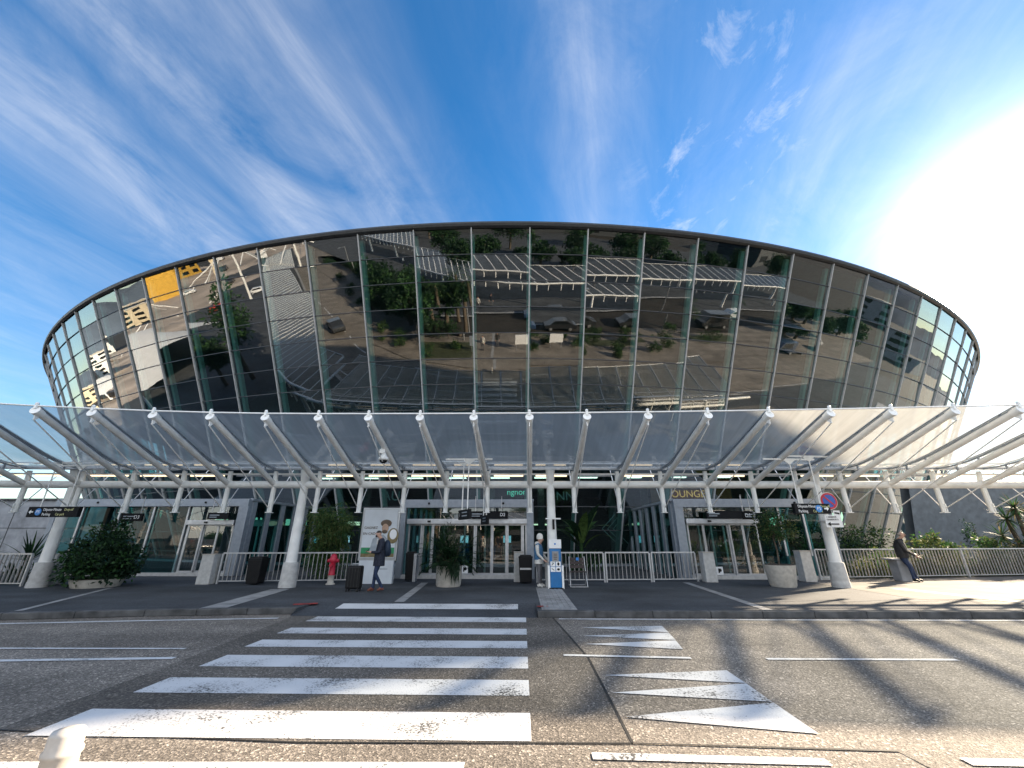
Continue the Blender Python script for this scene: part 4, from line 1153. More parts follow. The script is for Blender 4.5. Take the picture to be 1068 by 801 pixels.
# cable clip on the column above the totem
db = thing('lamp_box', (1.03, 14.3, 2.05), 'small dark box with side arms fixed high on the middle column', 'box')
mb = MB(); mb.box((1.03, 14.31, 2.02), (.07, .08, .32)); mb.build('case', M['black'], db)
mb = MB(); mb.tube([(.78, 14.42, 2.2), (1.28, 14.42, 2.2)], .025, 8); mb.build('arm', M['whitecap'], db)

po = thing('advertising_panel', (-5.12, 15.45, PZ), 'pale lit poster panel showing a bearded man, left of the doors', 'poster panel')
mb = MB(); mb.box((-5.12, 15.5, PZ+1.62), (1.36, .16, 1.78)); bevel(mb.build('frame', M['alu'], po), .015)
mb = MB(); mb.box((-5.12, 15.5, PZ+.37), (1.22, .2, .74)); bevel(mb.build('base', M['poster'], po), .01)
mb = MB(); mb.box((-5.12, 15.41, PZ+1.63), (1.2, .012, 1.6)); ps = mb.build('poster', M['poster'], po)
YP = 15.395
def pp(name, m, fn):
    mb = MB(); fn(mb); return mb.build(name, m, ps)
pp('green_strip', M['postergreen'], lambda b: b.box((-5.12, YP+.004, PZ+1.06), (1.18, .006, .2)))
pp('ground_strip', M['posterbrown'], lambda b: b.box((-5.12, YP+.004, PZ+.91), (1.18, .006, .12)))
pp('shirt', M['postergrey'], lambda b: b.prism([(-5.42, YP, PZ+1.0), (-4.86, YP, PZ+1.0), (-4.78, YP, PZ+1.42), (-4.95, YP, PZ+1.58), (-5.1, YP, PZ+1.58), (-5.33, YP, PZ+1.45)], (0, -.004, 0)))
pp('face', M['posterskin'], lambda b: b.ball((-4.92, YP-.006, PZ+1.82), (.12, .006, .18), 16))
pp('hair', M['posterhair'], lambda b: (b.ball((-4.90, YP-.004, PZ+1.97), (.2, .006, .13), 14), b.ball((-4.93, YP-.012, PZ+1.69), (.1, .004, .06), 12)))
pp('clock_rim', M['posterbrown'], lambda b: b.ball((-4.62, YP-.004, PZ+1.55), (.2, .005, .26), 20))
pp('clock_face', M['signwhite'], lambda b: b.ball((-4.61, YP-.012, PZ+1.6), (.13, .005, .17), 20))
text_obj('lettering', 'GAGNEZ', .12, (-5.68, YP-.004, PZ+1.82), M['posterhair'], ps); text_obj('lettering', 'EN CAD', .12, (-5.7, YP-.004, PZ+1.62), M['posterhair'], ps)
text_obj('lettering', 'vos billets', .08, (-5.66, YP-.004, PZ+1.72), M['postergrey'], ps) if False else None
mb = MB(); mb.box((-4.85, 15.395, PZ+.47), (.3, .004, .03)); mb.build('small_print', M['postergrey'], po)

def suitcase(x, y, lb, yaw_=0.0, w_=.44, h=.63):
    p = thing('suitcase', (x, y, PZ), lb, 'suitcase', None, yaw_)
    mb = MB(); mb.box((x, y, PZ+.07+h/2), (w_, .26, h)); 
    sh = bevel(mb.build('shell', M['black'], p), .05, 3)
    mb = MB()
    for k in range(4): mb.box((x-w_*.3+k*w_*.2, y-.132, PZ+.07+h/2), (.02, .012, h*.8))
    mb.build('rib_lines', M['tyre'], sh)
    for sx in (-1, 1):
        for sy in (-1, 1):
            mb = MB(); mb.tube([(x+sx*w_*.38-.015, y+sy*.1, PZ+.035), (x+sx*w_*.38+.015, y+sy*.1, PZ+.035)], .035, 10); mb.box((x+sx*w_*.38, y+sy*.1, PZ+.07), (.03, .04, .04)); mb.build('wheel', M['tyre'], p)
    mb = MB(); mb.tube([(x-.1, y, PZ+h+.05), (x-.1, y, PZ+h+.12), (x+.1, y, PZ+h+.12), (x+.1, y, PZ+h+.05)], .012, 8); mb.build('handle', M['alu'], p)
suitcase(-5.02, 13.3, 'large black wheeled suitcase standing beside the man in the navy coat')

# bollard at the bottom left
dl = thing('traffic_bollard', (-2.42, 2.62, 0), 'white ringed plastic bollard at the bottom left of the photo', 'bollard')
mb = MB(); mb.lathe((-2.42, 2.62, 0), [(.082, .05), (.08, .2), (.088, .21), (.088, .23), (.08, .24), (.078, .4), (.086, .41), (.086, .43), (.078, .44), (.076, .535), (.084, .545), (.084, .56), (.075, .572), (.073, .63), (.066, .645), (.02, .652)], 28)
mb.build('post', mat('bollard_white', (.5, .46, .41), .5, var=.15, scale=9), dl)
mb = MB(); mb.lathe((-2.42, 2.62, 0), [(.15, .004), (.15, .03), (.09, .06)], 24); mb.build('foot', M['black'], dl)

# ------------------------------------------------------------------ hanging signs
def hang_sign(x0, x1, y, yaw_, z, h, lb, arrow, rods, arrow_right=False):
    cx = (x0+x1)/2; w_ = (x1-x0)/math.cos(yaw_)
    s = thing('hanging_sign', (cx, y, z), lb, 'sign', 'hanging direction signs under the canopy', yaw_)
    Mw = WM[s]; loc = lambda a, b, c: Mw @ Vector((a, b, c))
    rot = Matrix.Rotation(yaw_, 3, 'Z')
    mb = MB(); mb.box(loc(0, 0, 0), (w_, .12, h), rot); bevel(mb.build('panel', M['signblack'], s), .008)
    sg = 1 if arrow_right else -1
    ax = sg*(w_/2-.13); yy = -.066
    mb = MB(); mb.prism([loc(ax+sg*.07, yy, 0), loc(ax, yy, .065), loc(ax, yy, -.065)], rot @ Vector((0, -.004, 0))); mb.box(loc(ax-sg*.04, yy-.002, 0), (.08, .004, .04), rot); mb.build('arrow', M['signwhite'], s)
    mb = MB(); mb.lathe((0, 0, 0), [(.105, 0), (.105, .006)], 24)
    Q = Mw @ Matrix.Translation((ax-sg*.25, yy, 0)) @ Matrix.Rotation(R(90), 4, 'X')
    mb.v = [Q @ v for v in mb.v]; mb.build('round_symbol', M['signblue'], s)
    text_obj('lettering', 'P5', .13, loc(ax-sg*.25, yy-.01, 0), M['signwhite'], s, yaw_, 'CENTER')
    tx = ax+.40 if not arrow_right else -w_/2+.10
    text_obj('lettering', 'Dépose-Minute', .115, loc(tx, yy, .065), M['signwhite'], s, yaw_, squeeze=.86)
    text_obj('lettering', 'Parking', .115, loc(tx, yy, -.075), M['signwhite'], s, yaw_, squeeze=.86)
    text_obj('lettering', 'Drop-off', .105, loc(tx+.72, yy, .065), M['signyellow'], s, yaw_, squeeze=.8)
    text_obj('lettering', 'Car park', .105, loc(tx+.46, yy, -.075), M['signyellow'], s, yaw_, squeeze=.8)
    for (lx, zt) in rods:
        mb = MB(); mb.tube([loc(lx, 0, h/2), loc(lx, 0, zt-z)], .018, 8); rd = mb.build('rod', M['white'], s)
        mb = MB(); mb.prism([loc(lx-.2, -.01, zt-z+.13), loc(lx+.2, -.01, zt-z+.13), loc(lx, -.01, zt-z-.02)], rot @ Vector((0, .02, 0)))
        mb.bar(loc(lx-.85, 0, zt-z+.15), loc(lx+.85, 0, zt-z+.15), .03, .05); mb.build('bracket', M['white'], rd)
hang_sign(-15.5, -13.78, 13.0, R(-3), 2.36, .31, 'hanging black drop-off sign with left arrow at the left', -1, ((-.55, 3.75), (.35, 3.65)))
hang_sign(8.12, 9.25, 13.0, R(6), 2.42, .29, 'hanging black drop-off sign with right arrow by the no parking sign', 1, ((-.35, 3.75), (.32, 3.85)), True)
# middle pair of signs seen nearly edge on
def edge_sign(x, y, z, w_, h, yaw_, lb, txt, rods, zt):
    s = thing('hanging_sign', (x, y, z), lb, 'sign', 'hanging direction signs under the canopy', yaw_)
    rot = Matrix.Rotation(yaw_, 3, 'Z'); Mw = WM[s]
    mb = MB(); mb.box((x, y, z), (w_, .1, h), rot); bevel(mb.build('panel', M['signblack'], s), .008)
    if txt: text_obj('lettering', txt, .15, Mw @ Vector((-w_*.36, -.056, 0)), M['signwhite'], s, yaw_)
    mb = MB()
    for k in range(2): mb.box(Mw @ Vector((w_*.12, -.054, .06-.1*k)), (w_*.5, .005, .03), rot)
    mb.build('text_lines', M['postergrey'], s)
    for lx in rods:
        mb = MB(); q = Mw @ Vector((lx, 0, h/2)); mb.tube([q, (q.x, q.y, zt)], .02, 8); rd = mb.build('rod', M['white'], s)
        mb = MB(); mb.prism([(q.x-.2, q.y-.01, zt+.1), (q.x+.2, q.y-.01, zt+.1), (q.x, q.y-.01, zt-.06)], (0, .02, 0)); mb.bar((q.x-.75, q.y, zt+.12), (q.x+.75, q.y, zt+.12), .04, .05); mb.build('bracket', M['white'], rd)
edge_sign(-1.80, 13.3, 2.28, .9, .29, R(-62), 'black direction sign turned sideways, hanging before the middle doors', 'i', (-.25, .22), 3.85)
edge_sign(-1.35, 15.4, 2.2, .8, .3, R(-70), 'smaller black sign turned sideways, hanging behind the beam', '', (-.2, .2), 3.4)

# dome camera under a rib
sc_ = thing('security_camera', (-3.85, 11.9, 3.85), 'white dome security camera hanging under a canopy rib', 'camera')
Fv, Bv = FR[9], BK[9]; q = Fv.lerp(Bv, .38)
mb = MB(); mb.tube([q+Vector((-.05, 0, -.02)), q+Vector((-.02, .05, -.2))], .05, 10); mb.box(q+Vector((-.04, .02, -.12)), (.16, .14, .12)); mb.build('bracket', M['whitecap'], sc_)
q2 = q+Vector((.0, .05, -.2)); mb = MB(); mb.lathe(q2, [(.06, 0.02), (.09, -.06), (.15, -.12), (.16, -.17), (.12, -.19)], 18); mb.build('housing', M['whitecap'], sc_)
mb = MB(); mb.ball(q2+Vector((0, 0, -.19)), (.115, .115, .1), 16); mb.build('dome', M['carglass'], sc_)

# no-parking sign and plates on the thick right column
rs = thing('road_sign', (10.1, 14.2, 2.6), 'round red and blue no parking sign with white plates on the right column', 'road sign')
def disc(mb, c, r_, th, yaw_):
    m2 = MB(); m2.lathe((0, 0, 0), [(r_, 0), (r_, th)], 32)
    Q = Matrix.Translation(Vector(c)) @ Matrix.Rotation(yaw_, 4, 'Z') @ Matrix.Rotation(R(90), 4, 'X')
    mb.v += [Q @ v for v in m2.v]; b0 = len(mb.v)-len(m2.v)
    for f in m2.f: mb.f.append([b0+i for i in f]); mb.m.append(0); mb.sm.append(False)
yw_ = 0.0; cc = Vector((10.12, 14.22, 2.74))
mb = MB(); disc(mb, cc, .275, .015, yw_); face = mb.build('face', M['signwhite'], rs)
mb = MB(); disc(mb, cc+Vector((0, -.018, 0)), .262, .006, yw_); mb.build('red_ring', M['ringred'], rs)
mb = MB(); disc(mb, cc+Vector((0, -.027, 0)), .2, .005, yw_); mb.build('blue_disc', M['ringblue'], rs)
mb = MB(); mb.bar(cc+Vector((-.15, -.038, .15)), cc+Vector((.15, -.038, -.15)), .05, .006, (0, 1, 0)); mb.build('slash', M['ringred'], rs)
def plate(z, w_, h, name):
    mb = MB(); mb.box((10.12, 14.22, z), (w_, .012, h), Matrix.Rotation(yw_, 3, 'Z')); pl_ = bevel(mb.build(name, M['signwhite'], rs), .005)
    return pl_
pl1 = plate(2.36, .22, .16, 'small_plate'); pl1.data.transform(Matrix.Translation((.16, 0, 0)))
mb = MB(); mb.bar((10.21, 14.21, 2.37), (10.36, 14.21, 2.34), .05, .006, (0, 1, 0)); mb.build('tow_symbol', M['black'], pl1)
pl2 = plate(2.20, .52, .18, 'text_plate')
text_obj('lettering', '> RÉSERVÉ', .07, (9.9, 14.195, 2.235), M['black'], pl2, yw_); text_obj('lettering', 'TRANSPORTS', .062, (9.89, 14.195, 2.155), M['black'], pl2, yw_)
pl3 = plate(2.02, .54, .2, 'arrow_plate')
mb = MB(); mb.bar((9.98, 14.2, 2.02), (10.26, 14.2, 2.02), .035, .006, (0, 1, 0))
mb.prism([(9.89, 14.2, 2.02), (9.99, 14.2, 2.085), (9.99, 14.2, 1.955)], (0, -.005, 0)); mb.prism([(10.35, 14.22, 2.02), (10.25, 14.22, 2.085), (10.25, 14.22, 1.955)], (0, -.005, 0)); mb.build('double_arrow', M['black'], pl3)
mb = MB()
for z in (2.1, 2.6): mb.lathe((10.2, 14.75, z), [(.2, 0), (.2, .04)], 18)
mb.tube([(10.12, 14.24, 1.95), (10.12, 14.24, 2.95)], .025, 8); mb.bar((10.12, 14.24, 2.12), (10.17, 14.6, 2.12), .03, .03); mb.bar((10.12, 14.24, 2.62), (10.17, 14.6, 2.62), .03, .03)
mb.build('clamp', M['steel'], rs)

# ------------------------------------------------------------------ people
def skin_person(name, loc, rz, label, nodes, edges, segmat, mats, extras=None, group=None):
    """nodes: {n:(x,y,z,r)} in body space (facing -y); segmat(p)->index by nearest bone"""
    t_ = thing(name, loc, label, 'person', group, rz)
    names = list(nodes); me = bpy.data.meshes.new('body')
    me.from_pydata([nodes[n][:3] for n in names], [(names.index(a), names.index(b)) for a, b, _ in edges], [])
    o = bpy.data.objects.new('body', me); col.objects.link(o)
    md = o.modifiers.new('skin', 'SKIN'); md.use_smooth_shade = True; md.branch_smoothing = .4
    sv = me.skin_vertices[0].data
    for i, n in enumerate(names):
        r_ = nodes[n][3]; sv[i].radius = (r_, r_) if not isinstance(r_, tuple) else r_; sv[i].use_root = (n == 'pelvis')
    sb = o.modifiers.new('sub', 'SUBSURF'); sb.levels = 2; sb.render_levels = 2
    dg = bpy.context.evaluated_depsgraph_get()
    m2 = bpy.data.meshes.new_from_object(o.evaluated_get(dg)); m2.name = 'body'
    bpy.data.objects.remove(o)
    m2.materials.clear()
    for m in mats: m2.materials.append(m)
    segs = [(Vector(nodes[a][:3]), Vector(nodes[b][:3]), k) for a, b, k in edges]
    for p in m2.polygons:
        c = p.center; best = None
        for a, b, k in segs:
            d = b-a; tt = max(0, min(1, (c-a).dot(d)/max(1e-9, d.length_squared))); ds = (a+d*tt-c).length
            if best is None or ds < best[0]: best = (ds, k)
        k = best[1]
        p.material_index = k; p.use_smooth = True
    ob = bpy.data.objects.new('body', m2); col.objects.link(ob); ob.parent = t_; WM[ob] = WM[t_]
    if extras:
        for (nm, m, fn) in extras:
            mb = MB(); fn(mb); mb.v = [WM[t_] @ v for v in mb.v]; mb.build(nm, m, t_)
    return t_

def hand_nodes(nodes, edges, wrist, d, side, k, tag_):
    """palm, four fingers of unequal length and a thumb leaving the side of the palm"""
    d = Vector(d).normalized(); s_ = Vector(side).normalized(); w_ = Vector(nodes[wrist][:3]); n_ = d.cross(s_)
    pm = w_+d*.07; nodes[tag_+'palm'] = (*pm, .026); edges.append((wrist, tag_+'palm', k))
    for j, L in enumerate((.062, .072, .068, .052)):
        o = s_*(.026-.0175*j); a = pm+o+d*.025; b = a+d*L*.55+n_*.01; c = b+d*L*.4+n_*.03
        for q, pp_, r_ in (('a', a, .0095), ('b', b, .009), ('c', c, .008)): nodes[f'{tag_}{j}{q}'] = (*pp_, r_)
        edges += [(tag_+'palm', f'{tag_}{j}a', k), (f'{tag_}{j}a', f'{tag_}{j}b', k), (f'{tag_}{j}b', f'{tag_}{j}c', k)]
    a = w_+d*.035+s_*.03; b = a+s_*.022+d*.035
    nodes[tag_+'ta'] = (*a, .011); nodes[tag_+'tb'] = (*b, .009); edges += [(tag_+'palm', tag_+'ta', k), (tag_+'ta', tag_+'tb', k)]

SKIN, TOP, LEG, SHOE, HAIR, SLV = range(6)
def base_body(hip=(0, 0, .92), chest=(0, 0, 1.30), neck=(0, 0, 1.47), head=(0, -.02, 1.63), sc=1.0, w_=1.0, coat=0.0,
              kneeL=(.09, -.03, .50), ankL=(.10, .02, .09), kneeR=(-.09, -.03, .50), ankR=(-.10, .02, .09),
              elbL=(.25, .03, 1.12), wrL=(.26, -.05, .88), elbR=(-.25, .03, 1.12), wrR=(-.26, -.05, .88), hdL=(0, -.2, -1), hdR=(0, -.2, -1)):
    H_, C_, N_, D_ = map(Vector, (hip, chest, neck, head))
    n = {'pelvis': (*H_, (.165*w_+coat, .12+coat)), 'waist': (*(H_.lerp(C_, .45)), (.15*w_+coat, .11+coat)), 'chest': (*C_, (.175*w_, .125)), 'collar': (*(C_.lerp(N_, .75)), (.105*w_, .08)),
         'neck': (*N_, .058), 'jaw': (*(D_+Vector((0, -.012, -.065))), (.066, .076)), 'head': (*D_, (.076, .092)), 'crown': (*(D_+Vector((0, .008, .085))), (.058, .07)),
         'hipL': (H_.x+.085*w_, H_.y, H_.z-.07, .095*w_+coat*.6), 'kneeL': (*kneeL, .062), 'ankL': (*ankL, .043), 'toeL': (ankL[0]+.02, ankL[1]-.15, max(.04, ankL[2]-.05), .036), 'heelL': (ankL[0], ankL[1]+.045, max(.04, ankL[2]-.05), .036),
         'hipR': (H_.x-.085*w_, H_.y, H_.z-.07, .095*w_+coat*.6), 'kneeR': (*kneeR, .062), 'ankR': (*ankR, .043), 'toeR': (ankR[0]-.02, ankR[1]-.15, max(.04, ankR[2]-.05), .036), 'heelR': (ankR[0], ankR[1]+.045, max(.04, ankR[2]-.05), .036),
         'shL': (C_.x+.175*w_, C_.y, C_.z+.11, .075), 'elbL': (*elbL, .052), 'wrL': (*wrL, .034), 'shR': (C_.x-.175*w_, C_.y, C_.z+.11, .075), 'elbR': (*elbR, .052), 'wrR': (*wrR, .034)}
    e = [('pelvis', 'waist', TOP), ('waist', 'chest', TOP), ('chest', 'collar', TOP), ('collar', 'neck', SKIN), ('neck', 'jaw', SKIN), ('jaw', 'head', SKIN), ('head', 'crown', HAIR),
         ('collar', 'shL', TOP), ('shL', 'elbL', SLV), ('elbL', 'wrL', SLV), ('collar', 'shR', TOP), ('shR', 'elbR', SLV), ('elbR', 'wrR', SLV),
         ('pelvis', 'hipL', TOP if coat else LEG), ('hipL', 'kneeL', LEG), ('kneeL', 'ankL', LEG), ('ankL', 'toeL', SHOE), ('ankL', 'heelL', SHOE),
         ('pelvis', 'hipR', TOP if coat else LEG), ('hipR', 'kneeR', LEG), ('kneeR', 'ankR', LEG), ('ankR', 'toeR', SHOE), ('ankR', 'heelR', SHOE)]
    hand_nodes(n, e, 'wrL', hdL, (-.6, -.8, 0), SKIN, 'L'); hand_nodes(n, e, 'wrR', hdR, (.6, -.8, 0), SKIN, 'R')
    return n, e
def face_bits(head, nod=0.0):
    D_ = Vector(head)
    return [('nose', M['skin'], lambda mb: mb.tube([D_+Vector((0, -.088, .015)), D_+Vector((0, -.112, -.025)), D_+Vector((0, -.09, -.035))], [.008, .014, .008], 6)),
            ('mouth', M['posterskin'], lambda mb: mb.box(D_+Vector((0, -.087, -.065)), (.045, .012, .008)))] + [
            ('ear', M['skin'], lambda mb, s_=s_: mb.ball(D_+Vector((.077*s_, .01, -.015)), (.012, .024, .033), 8)) for s_ in (-1, 1)] + [
            ('eye', M['hairdk'], lambda mb, s_=s_: mb.ball(D_+Vector((.03*s_, -.084, .012)), (.012, .008, .008), 8)) for s_ in (-1, 1)]
# man with suitcase: facing left, reading a phone
hd = (0, -.09, 1.615)
n, e = base_body(head=hd, neck=(0, -.01, 1.46), chest=(0, .01, 1.29), coat=.012, kneeL=(.08, -.10, .50), ankL=(.05, .16, .10), kneeR=(-.08, -.06, .50), ankR=(-.06, -.10, .085),
                 elbL=(.22, -.06, 1.07), wrL=(.09, -.27, 1.08), elbR=(-.22, -.06, 1.07), wrR=(-.09, -.27, 1.08), hdL=(-.5, -.8, .15), hdR=(.5, -.8, .15))
fb = face_bits(hd)
def coat_skirt(mb): mb.lathe((0, .0, .70), [(.215, 0), (.21, .06), (.20, .25), (.185, .42)], 22, sy=.78)
def packf(mb):
    mb.ball((0, .19, 1.18), (.165, .115, .25), 14); mb.ball((0, .25, 1.08), (.12, .08, .13), 12)
skin_person('person', (-4.3, 13.2, PZ), R(-62), 'man in navy coat and jeans with backpack, looking at his phone', n, e, None, [M['skin'], M['navy'], M['jeans'], M['brownshoe'], M['hairdk'], M['navy']],
            fb + [('coat', M['navy'], coat_skirt), ('backpack', M['pack'], packf),
             ('beard', M['hairdk'], lambda mb: mb.ball((0, -.155, 1.535), (.05, .035, .04), 10)),
             ('shirt_collar', M['cream'], lambda mb: mb.box((0, -.12, 1.38), (.07, .02, .16))),
             ('phone', M['black'], lambda mb: mb.box((0, -.37, 1.13), (.07, .012, .14), Matrix.Rotation(R(-50), 3, 'X')))])
# woman in beanie facing the totem (right)
hd = (0, -.03, 1.44)
n, e = base_body(hip=(0, .02, .82), chest=(0, .03, 1.15), neck=(0, 0, 1.30), head=hd, w_=.95, kneeL=(.08, .0, .44), kneeR=(-.08, .0, .44), elbL=(.22, -.02, .98), wrL=(.18, -.20, .82), elbR=(-.22, -.02, .98), wrR=(-.18, -.20, .82), hdL=(0, -.8, -.5), hdR=(0, -.8, -.5))
fb = face_bits(hd)
def beanie(mb): mb.lathe((0, -.02, 1.44), [(.10, .0), (.108, .04), (.108, .09), (.095, .13), (.07, .165), (.035, .185), (.01, .19)], 18)
def hood(mb): mb.ball((0, .06, 1.30), (.13, .10, .075), 14)
def shirt_hem(mb): mb.lathe((0, .02, .70), [(.20, 0), (.185, .14)], 20, sy=.75)
def vestf(mb): mb.lathe((0, .03, .82), [(.19, 0), (.195, .2), (.2, .32), (.16, .42)], 20, sy=.72)
skin_person('person', (.55, 14.45, PZ), R(70), 'woman in white beanie, blue vest and grey trousers facing the totem', n, e, None, [M['skin'], M['vest'], M['greytr'], M['cream'], M['beanie'], M['cream']],
            fb + [('beanie', M['beanie'], beanie), ('hood', M['cream'], hood), ('shirt_hem', M['cream'], shirt_hem), ('vest', M['vest'], vestf)])
# old man half sitting on the bin, facing right
hd = (0, -.10, 1.60)
n, e = base_body(hip=(0, .06, .88), chest=(0, .03, 1.26), neck=(0, -.02, 1.45), head=hd, coat=.035, w_=1.12, kneeL=(.09, -.09, .50), ankL=(.10, -.15, .09), kneeR=(-.09, -.06, .50), ankR=(-.10, -.07, .09),
                 elbL=(.24, -.08, 1.06), wrL=(.14, -.28, .92), elbR=(-.25, -.08, 1.05), wrR=(-.21, -.30, .88), hdL=(-.4, -.8, -.3), hdR=(.2, -.8, -.5))
fb = face_bits(hd)
skin_person('person', (13.95, 16.5, PZ), R(48), 'bald old man in black jacket and jeans leaning on a bin', n, e, None, [M['skin'], M['blackcl'], M['jeans'], M['black'], M['skin'], M['blackcl']],
            fb + [('hair', M['greyhair'], lambda mb: mb.ball((0, -.05, 1.60), (.082, .08, .055), 14)), ('jacket', M['blackcl'], lambda mb: mb.lathe((0, .04, .80), [(.235, 0), (.25, .12), (.25, .34), (.22, .50), (.13, .62)], 22, sy=.74)), ('collar', M['blackcl'], lambda mb: mb.lathe((0, -.01, 1.37), [(.12, 0), (.085, .08)], 16))])
bb = thing('stone_bin', (13.75, 16.7, PZ), 'low stone bin with flat dark top under the old man', 'bin')
mb = MB(); mb.box((13.85, 16.75, PZ+.36), (.36, .4, .72), None, 0, 1.08); bevel(mb.build('block', M['stone'], bb), .03)
mb = MB(); mb.box((13.76, 16.75, PZ+.75), (.58, .48, .06)); bevel(mb.build('top_slab', M['stone'], bb), .015)

# ------------------------------------------------------------------ the far side of the road (mirrored in the facade)
sheet('median_pavement', [(-7, 1.6), (12, 2.6), (70, 2.8), (70, -6.6), (8, -6.6), (-6, -7.0), (-18, -9.5), (-30, -19), (-46, -33), (-68, -52), (-70, -48), (-48, -29), (-33, -14), (-24, -6.2), (-16, -1)], .10, M['islandpave'], 'pale pavement island between the two roads')
sheet('far_road', [(140, -14.0), (140, -6.9), (8, -6.9), (-6, -7.3), (-18, -9.9), (-30, -19.4), (-46, -33.4), (-70, -54.5), (-76, -62), (-60, -50), (-36, -29.5), (-24, -17.6), (-14, -14.3), (0, -14.0)], .006, M['darkroad'], 'dark asphalt road beyond the island')
sheet('far_pavement', [(140, -14.2), (0, -14.2), (-14, -14.6), (-24, -18), (-36, -30), (-60, -52), (-110, -95), (-110, -110), (140, -60)], .10, M['pave'], 'pavement under the second canopy')
strip('far_kerb', [(140, -14.3), (0, -14.3), (-14, -14.7), (-24, -18.1), (-36, -30.1), (-60, -52.1)], .112, M['band'], 'pale kerb of the far pavement', .5)
sheet('crossing_path', [(-4.6, 2.2), (.2, 2.3), (.2, -6.6), (-4.6, -6.8)], .105, M['road'], 'asphalt footpath across the island')
strip('path_line', [(-2.2, 2.0), (-2.2, -6.6)], .11, M['band'], 'pale guiding line along the footpath', .3)
mb = MB()
rgx = random.Random(90)
for (xa, xb, ya, yb) in ((-15, -6.5, -6.0, -1.6), (14, 24, -5.8, -4.2), (30, 44, -5.6, -3.6)):
    mb.quad((xa, ya, .115), (xb, ya, .115), (xb, yb, .115), (xa, yb, .115))
structure(mb.build('planting_bed', M['grass']), 'planted beds on the island')
bend = [(-11, 5.6), (-16, 4.0), (-21, 1.2), (-26, -2.6), (-32, -8.2), (-40, -15.6), (-52, -26.6), (-64, -38)]
for k in range(len(bend)-1):
    a_, b_ = Vector(bend[k]), Vector(bend[k+1]); L_ = (b_-a_).length; q_ = 0
    while q_ < L_-1.5:
        strip('lane_dash', [tuple(a_.lerp(b_, q_/L_)), tuple(a_.lerp(b_, (q_+2.0)/L_))], .012, M['paint2'], 'white lane dash on the left bend of the road', .16)['group'] = 'lane dashes on the left bend'; q_ += 4.2
strip('bend_kerb', [(-20, 6.55), (-25, 3.55), (-30, -.45), (-55, -22.3), (-90, -55)], PZ+.02, M['band'], 'pale kerb line round the left bend', .4)
def far_shrub(x, y, r_, seed):
    rr = random.Random(seed); bb = thing('shrub', (x, y, .1), 'clipped shrub on the island across the road', 'shrub', 'shrubs on the traffic island')
    mb = MB(); clump_crown(mb, (x, y, .1+r_*.7), (r_, r_, r_*.75), 22, 22, .2, .1, rr, 3, .4, .4); mb.build('foliage', LEAFSET, bb)
for k, (x, y, r_) in enumerate(((6, -3.2, .7), (9.5, -2.4, .9), (13, -4.2, 1.0), (17, -3, .8), (21, -4.4, 1.1), (26, -3, .9), (31, -4, 1.0), (37, -3.2, 1.1), (-8.5, -4, .8), (-11.5, -2.6, .9), (-14.5, -4.6, 1.0), (-19, -5, .8), (-22, -7.2, .9), (-26, -9.4, .7), (-30, -13.5, .9), (-35, -17.6, .8), (-40, -22.6, .9), (-46, -28.8, .9), (4.3, -1.8, .6), (11.5, -5.2, .8), (19, -5.6, .9), (5, -5.2, .9), (8, -4.6, .7), (12, -1.6, .8), (15, -5.4, .9), (16.5, -1.4, .6), (20, -2.4, .9), (23.5, -1.6, .8), (28, -5.2, 1.0), (34, -5.0, 1.1), (40, -4.6, 1.1), (3.6, -3.4, .6), (10.4, -3.9, .6))):
    far_shrub(x, y, r_, 100+k)
def hedge(p0, p1, h, seed):
    rr = random.Random(seed); a = Vector((*p0, 0)); b = Vector((*p1, 0)); m = (a+b)/2
    hd_ = thing('hedge', (m.x, m.y, .1), 'tall dense hedge along the island at the left bend', 'hedge', 'hedges on the traffic island')
    mb = MB(); n_ = int((b-a).length/.9)
    for k in range(n_+1):
        q = a.lerp(b, k/n_); clump_crown(mb, (q.x, q.y, h*.55), (.8, .8, h*.5), 16, 20, .24, .12, rr, 3, .35, .45)
    mb.build('foliage', DARKSET, hd_)
    mb = MB()
    for k in range(n_+1):
        q = a.lerp(b, k/n_); mb.tube([(q.x, q.y, .1), (q.x, q.y, h*.6)], [.05, .03], 5)
    mb.build('stem', M['bark'], hd_)
for k, (p0_, p1_) in enumerate((((-10, -7.0), (-17, -8.6)), ((-19, -9.6), (-28.5, -17)), ((-30.5, -18.6), (-44, -31)), ((-46, -33), (-62, -47)))): hedge(p0_, p1_, 2.6, 500+k)
def kiosk(x, y, rz, lb, mm):
    k_ = thing('sign_panel', (x, y, .1), lb, 'sign', 'sign panels on the island', rz); T = WM[k_]; r3_ = T.to_3x3()
    mb = MB(); mb.box(T @ Vector((0, 0, 1.3)), (1.5, .12, 1.1), r3_); mb.build('panel', mm, k_)
    for sx in (-.6, .6): mb = MB(); mb.box(T @ Vector((sx, 0, .55)), (.07, .07, 1.1), r3_); mb.build('leg', M['alu'], k_)
kiosk(6.8, -2.0, 0, 'pale information panel on the island behind the crossing', M['signwhite'])
kiosk(-6.0, -3.2, R(10), 'dark information panel on the island at the footpath', M['postergrey'])
kiosk(1.0, -.6, 0, 'small pale sign panel beside the footpath', M['signwhite'])
def lamp(x, y, lb):
    l_ = thing('street_lamp', (x, y, .1), lb, 'street lamp', 'street lamps on the island')
    mb = MB(); mb.tube([(x, y, .1), (x, y, 7.5)], [.09, .05], 8); mb.build('pole', M['alu'], l_)
    mb = MB(); mb.tube([(x, y, 7.4), (x, y+1.4, 7.6)], .035, 6); mb.box((x, y+1.6, 7.6), (.25, .6, .1)); mb.build('lamp_head', M['alu'], l_)
for k, (x, y) in enumerate(((12, -6.2), (28, -6.2), (46, -6.2), (-8, -6.6), (-27, -16), (-44, -30.5))): lamp(x, y, 'grey street lamp on the island, mirrored in the facade')
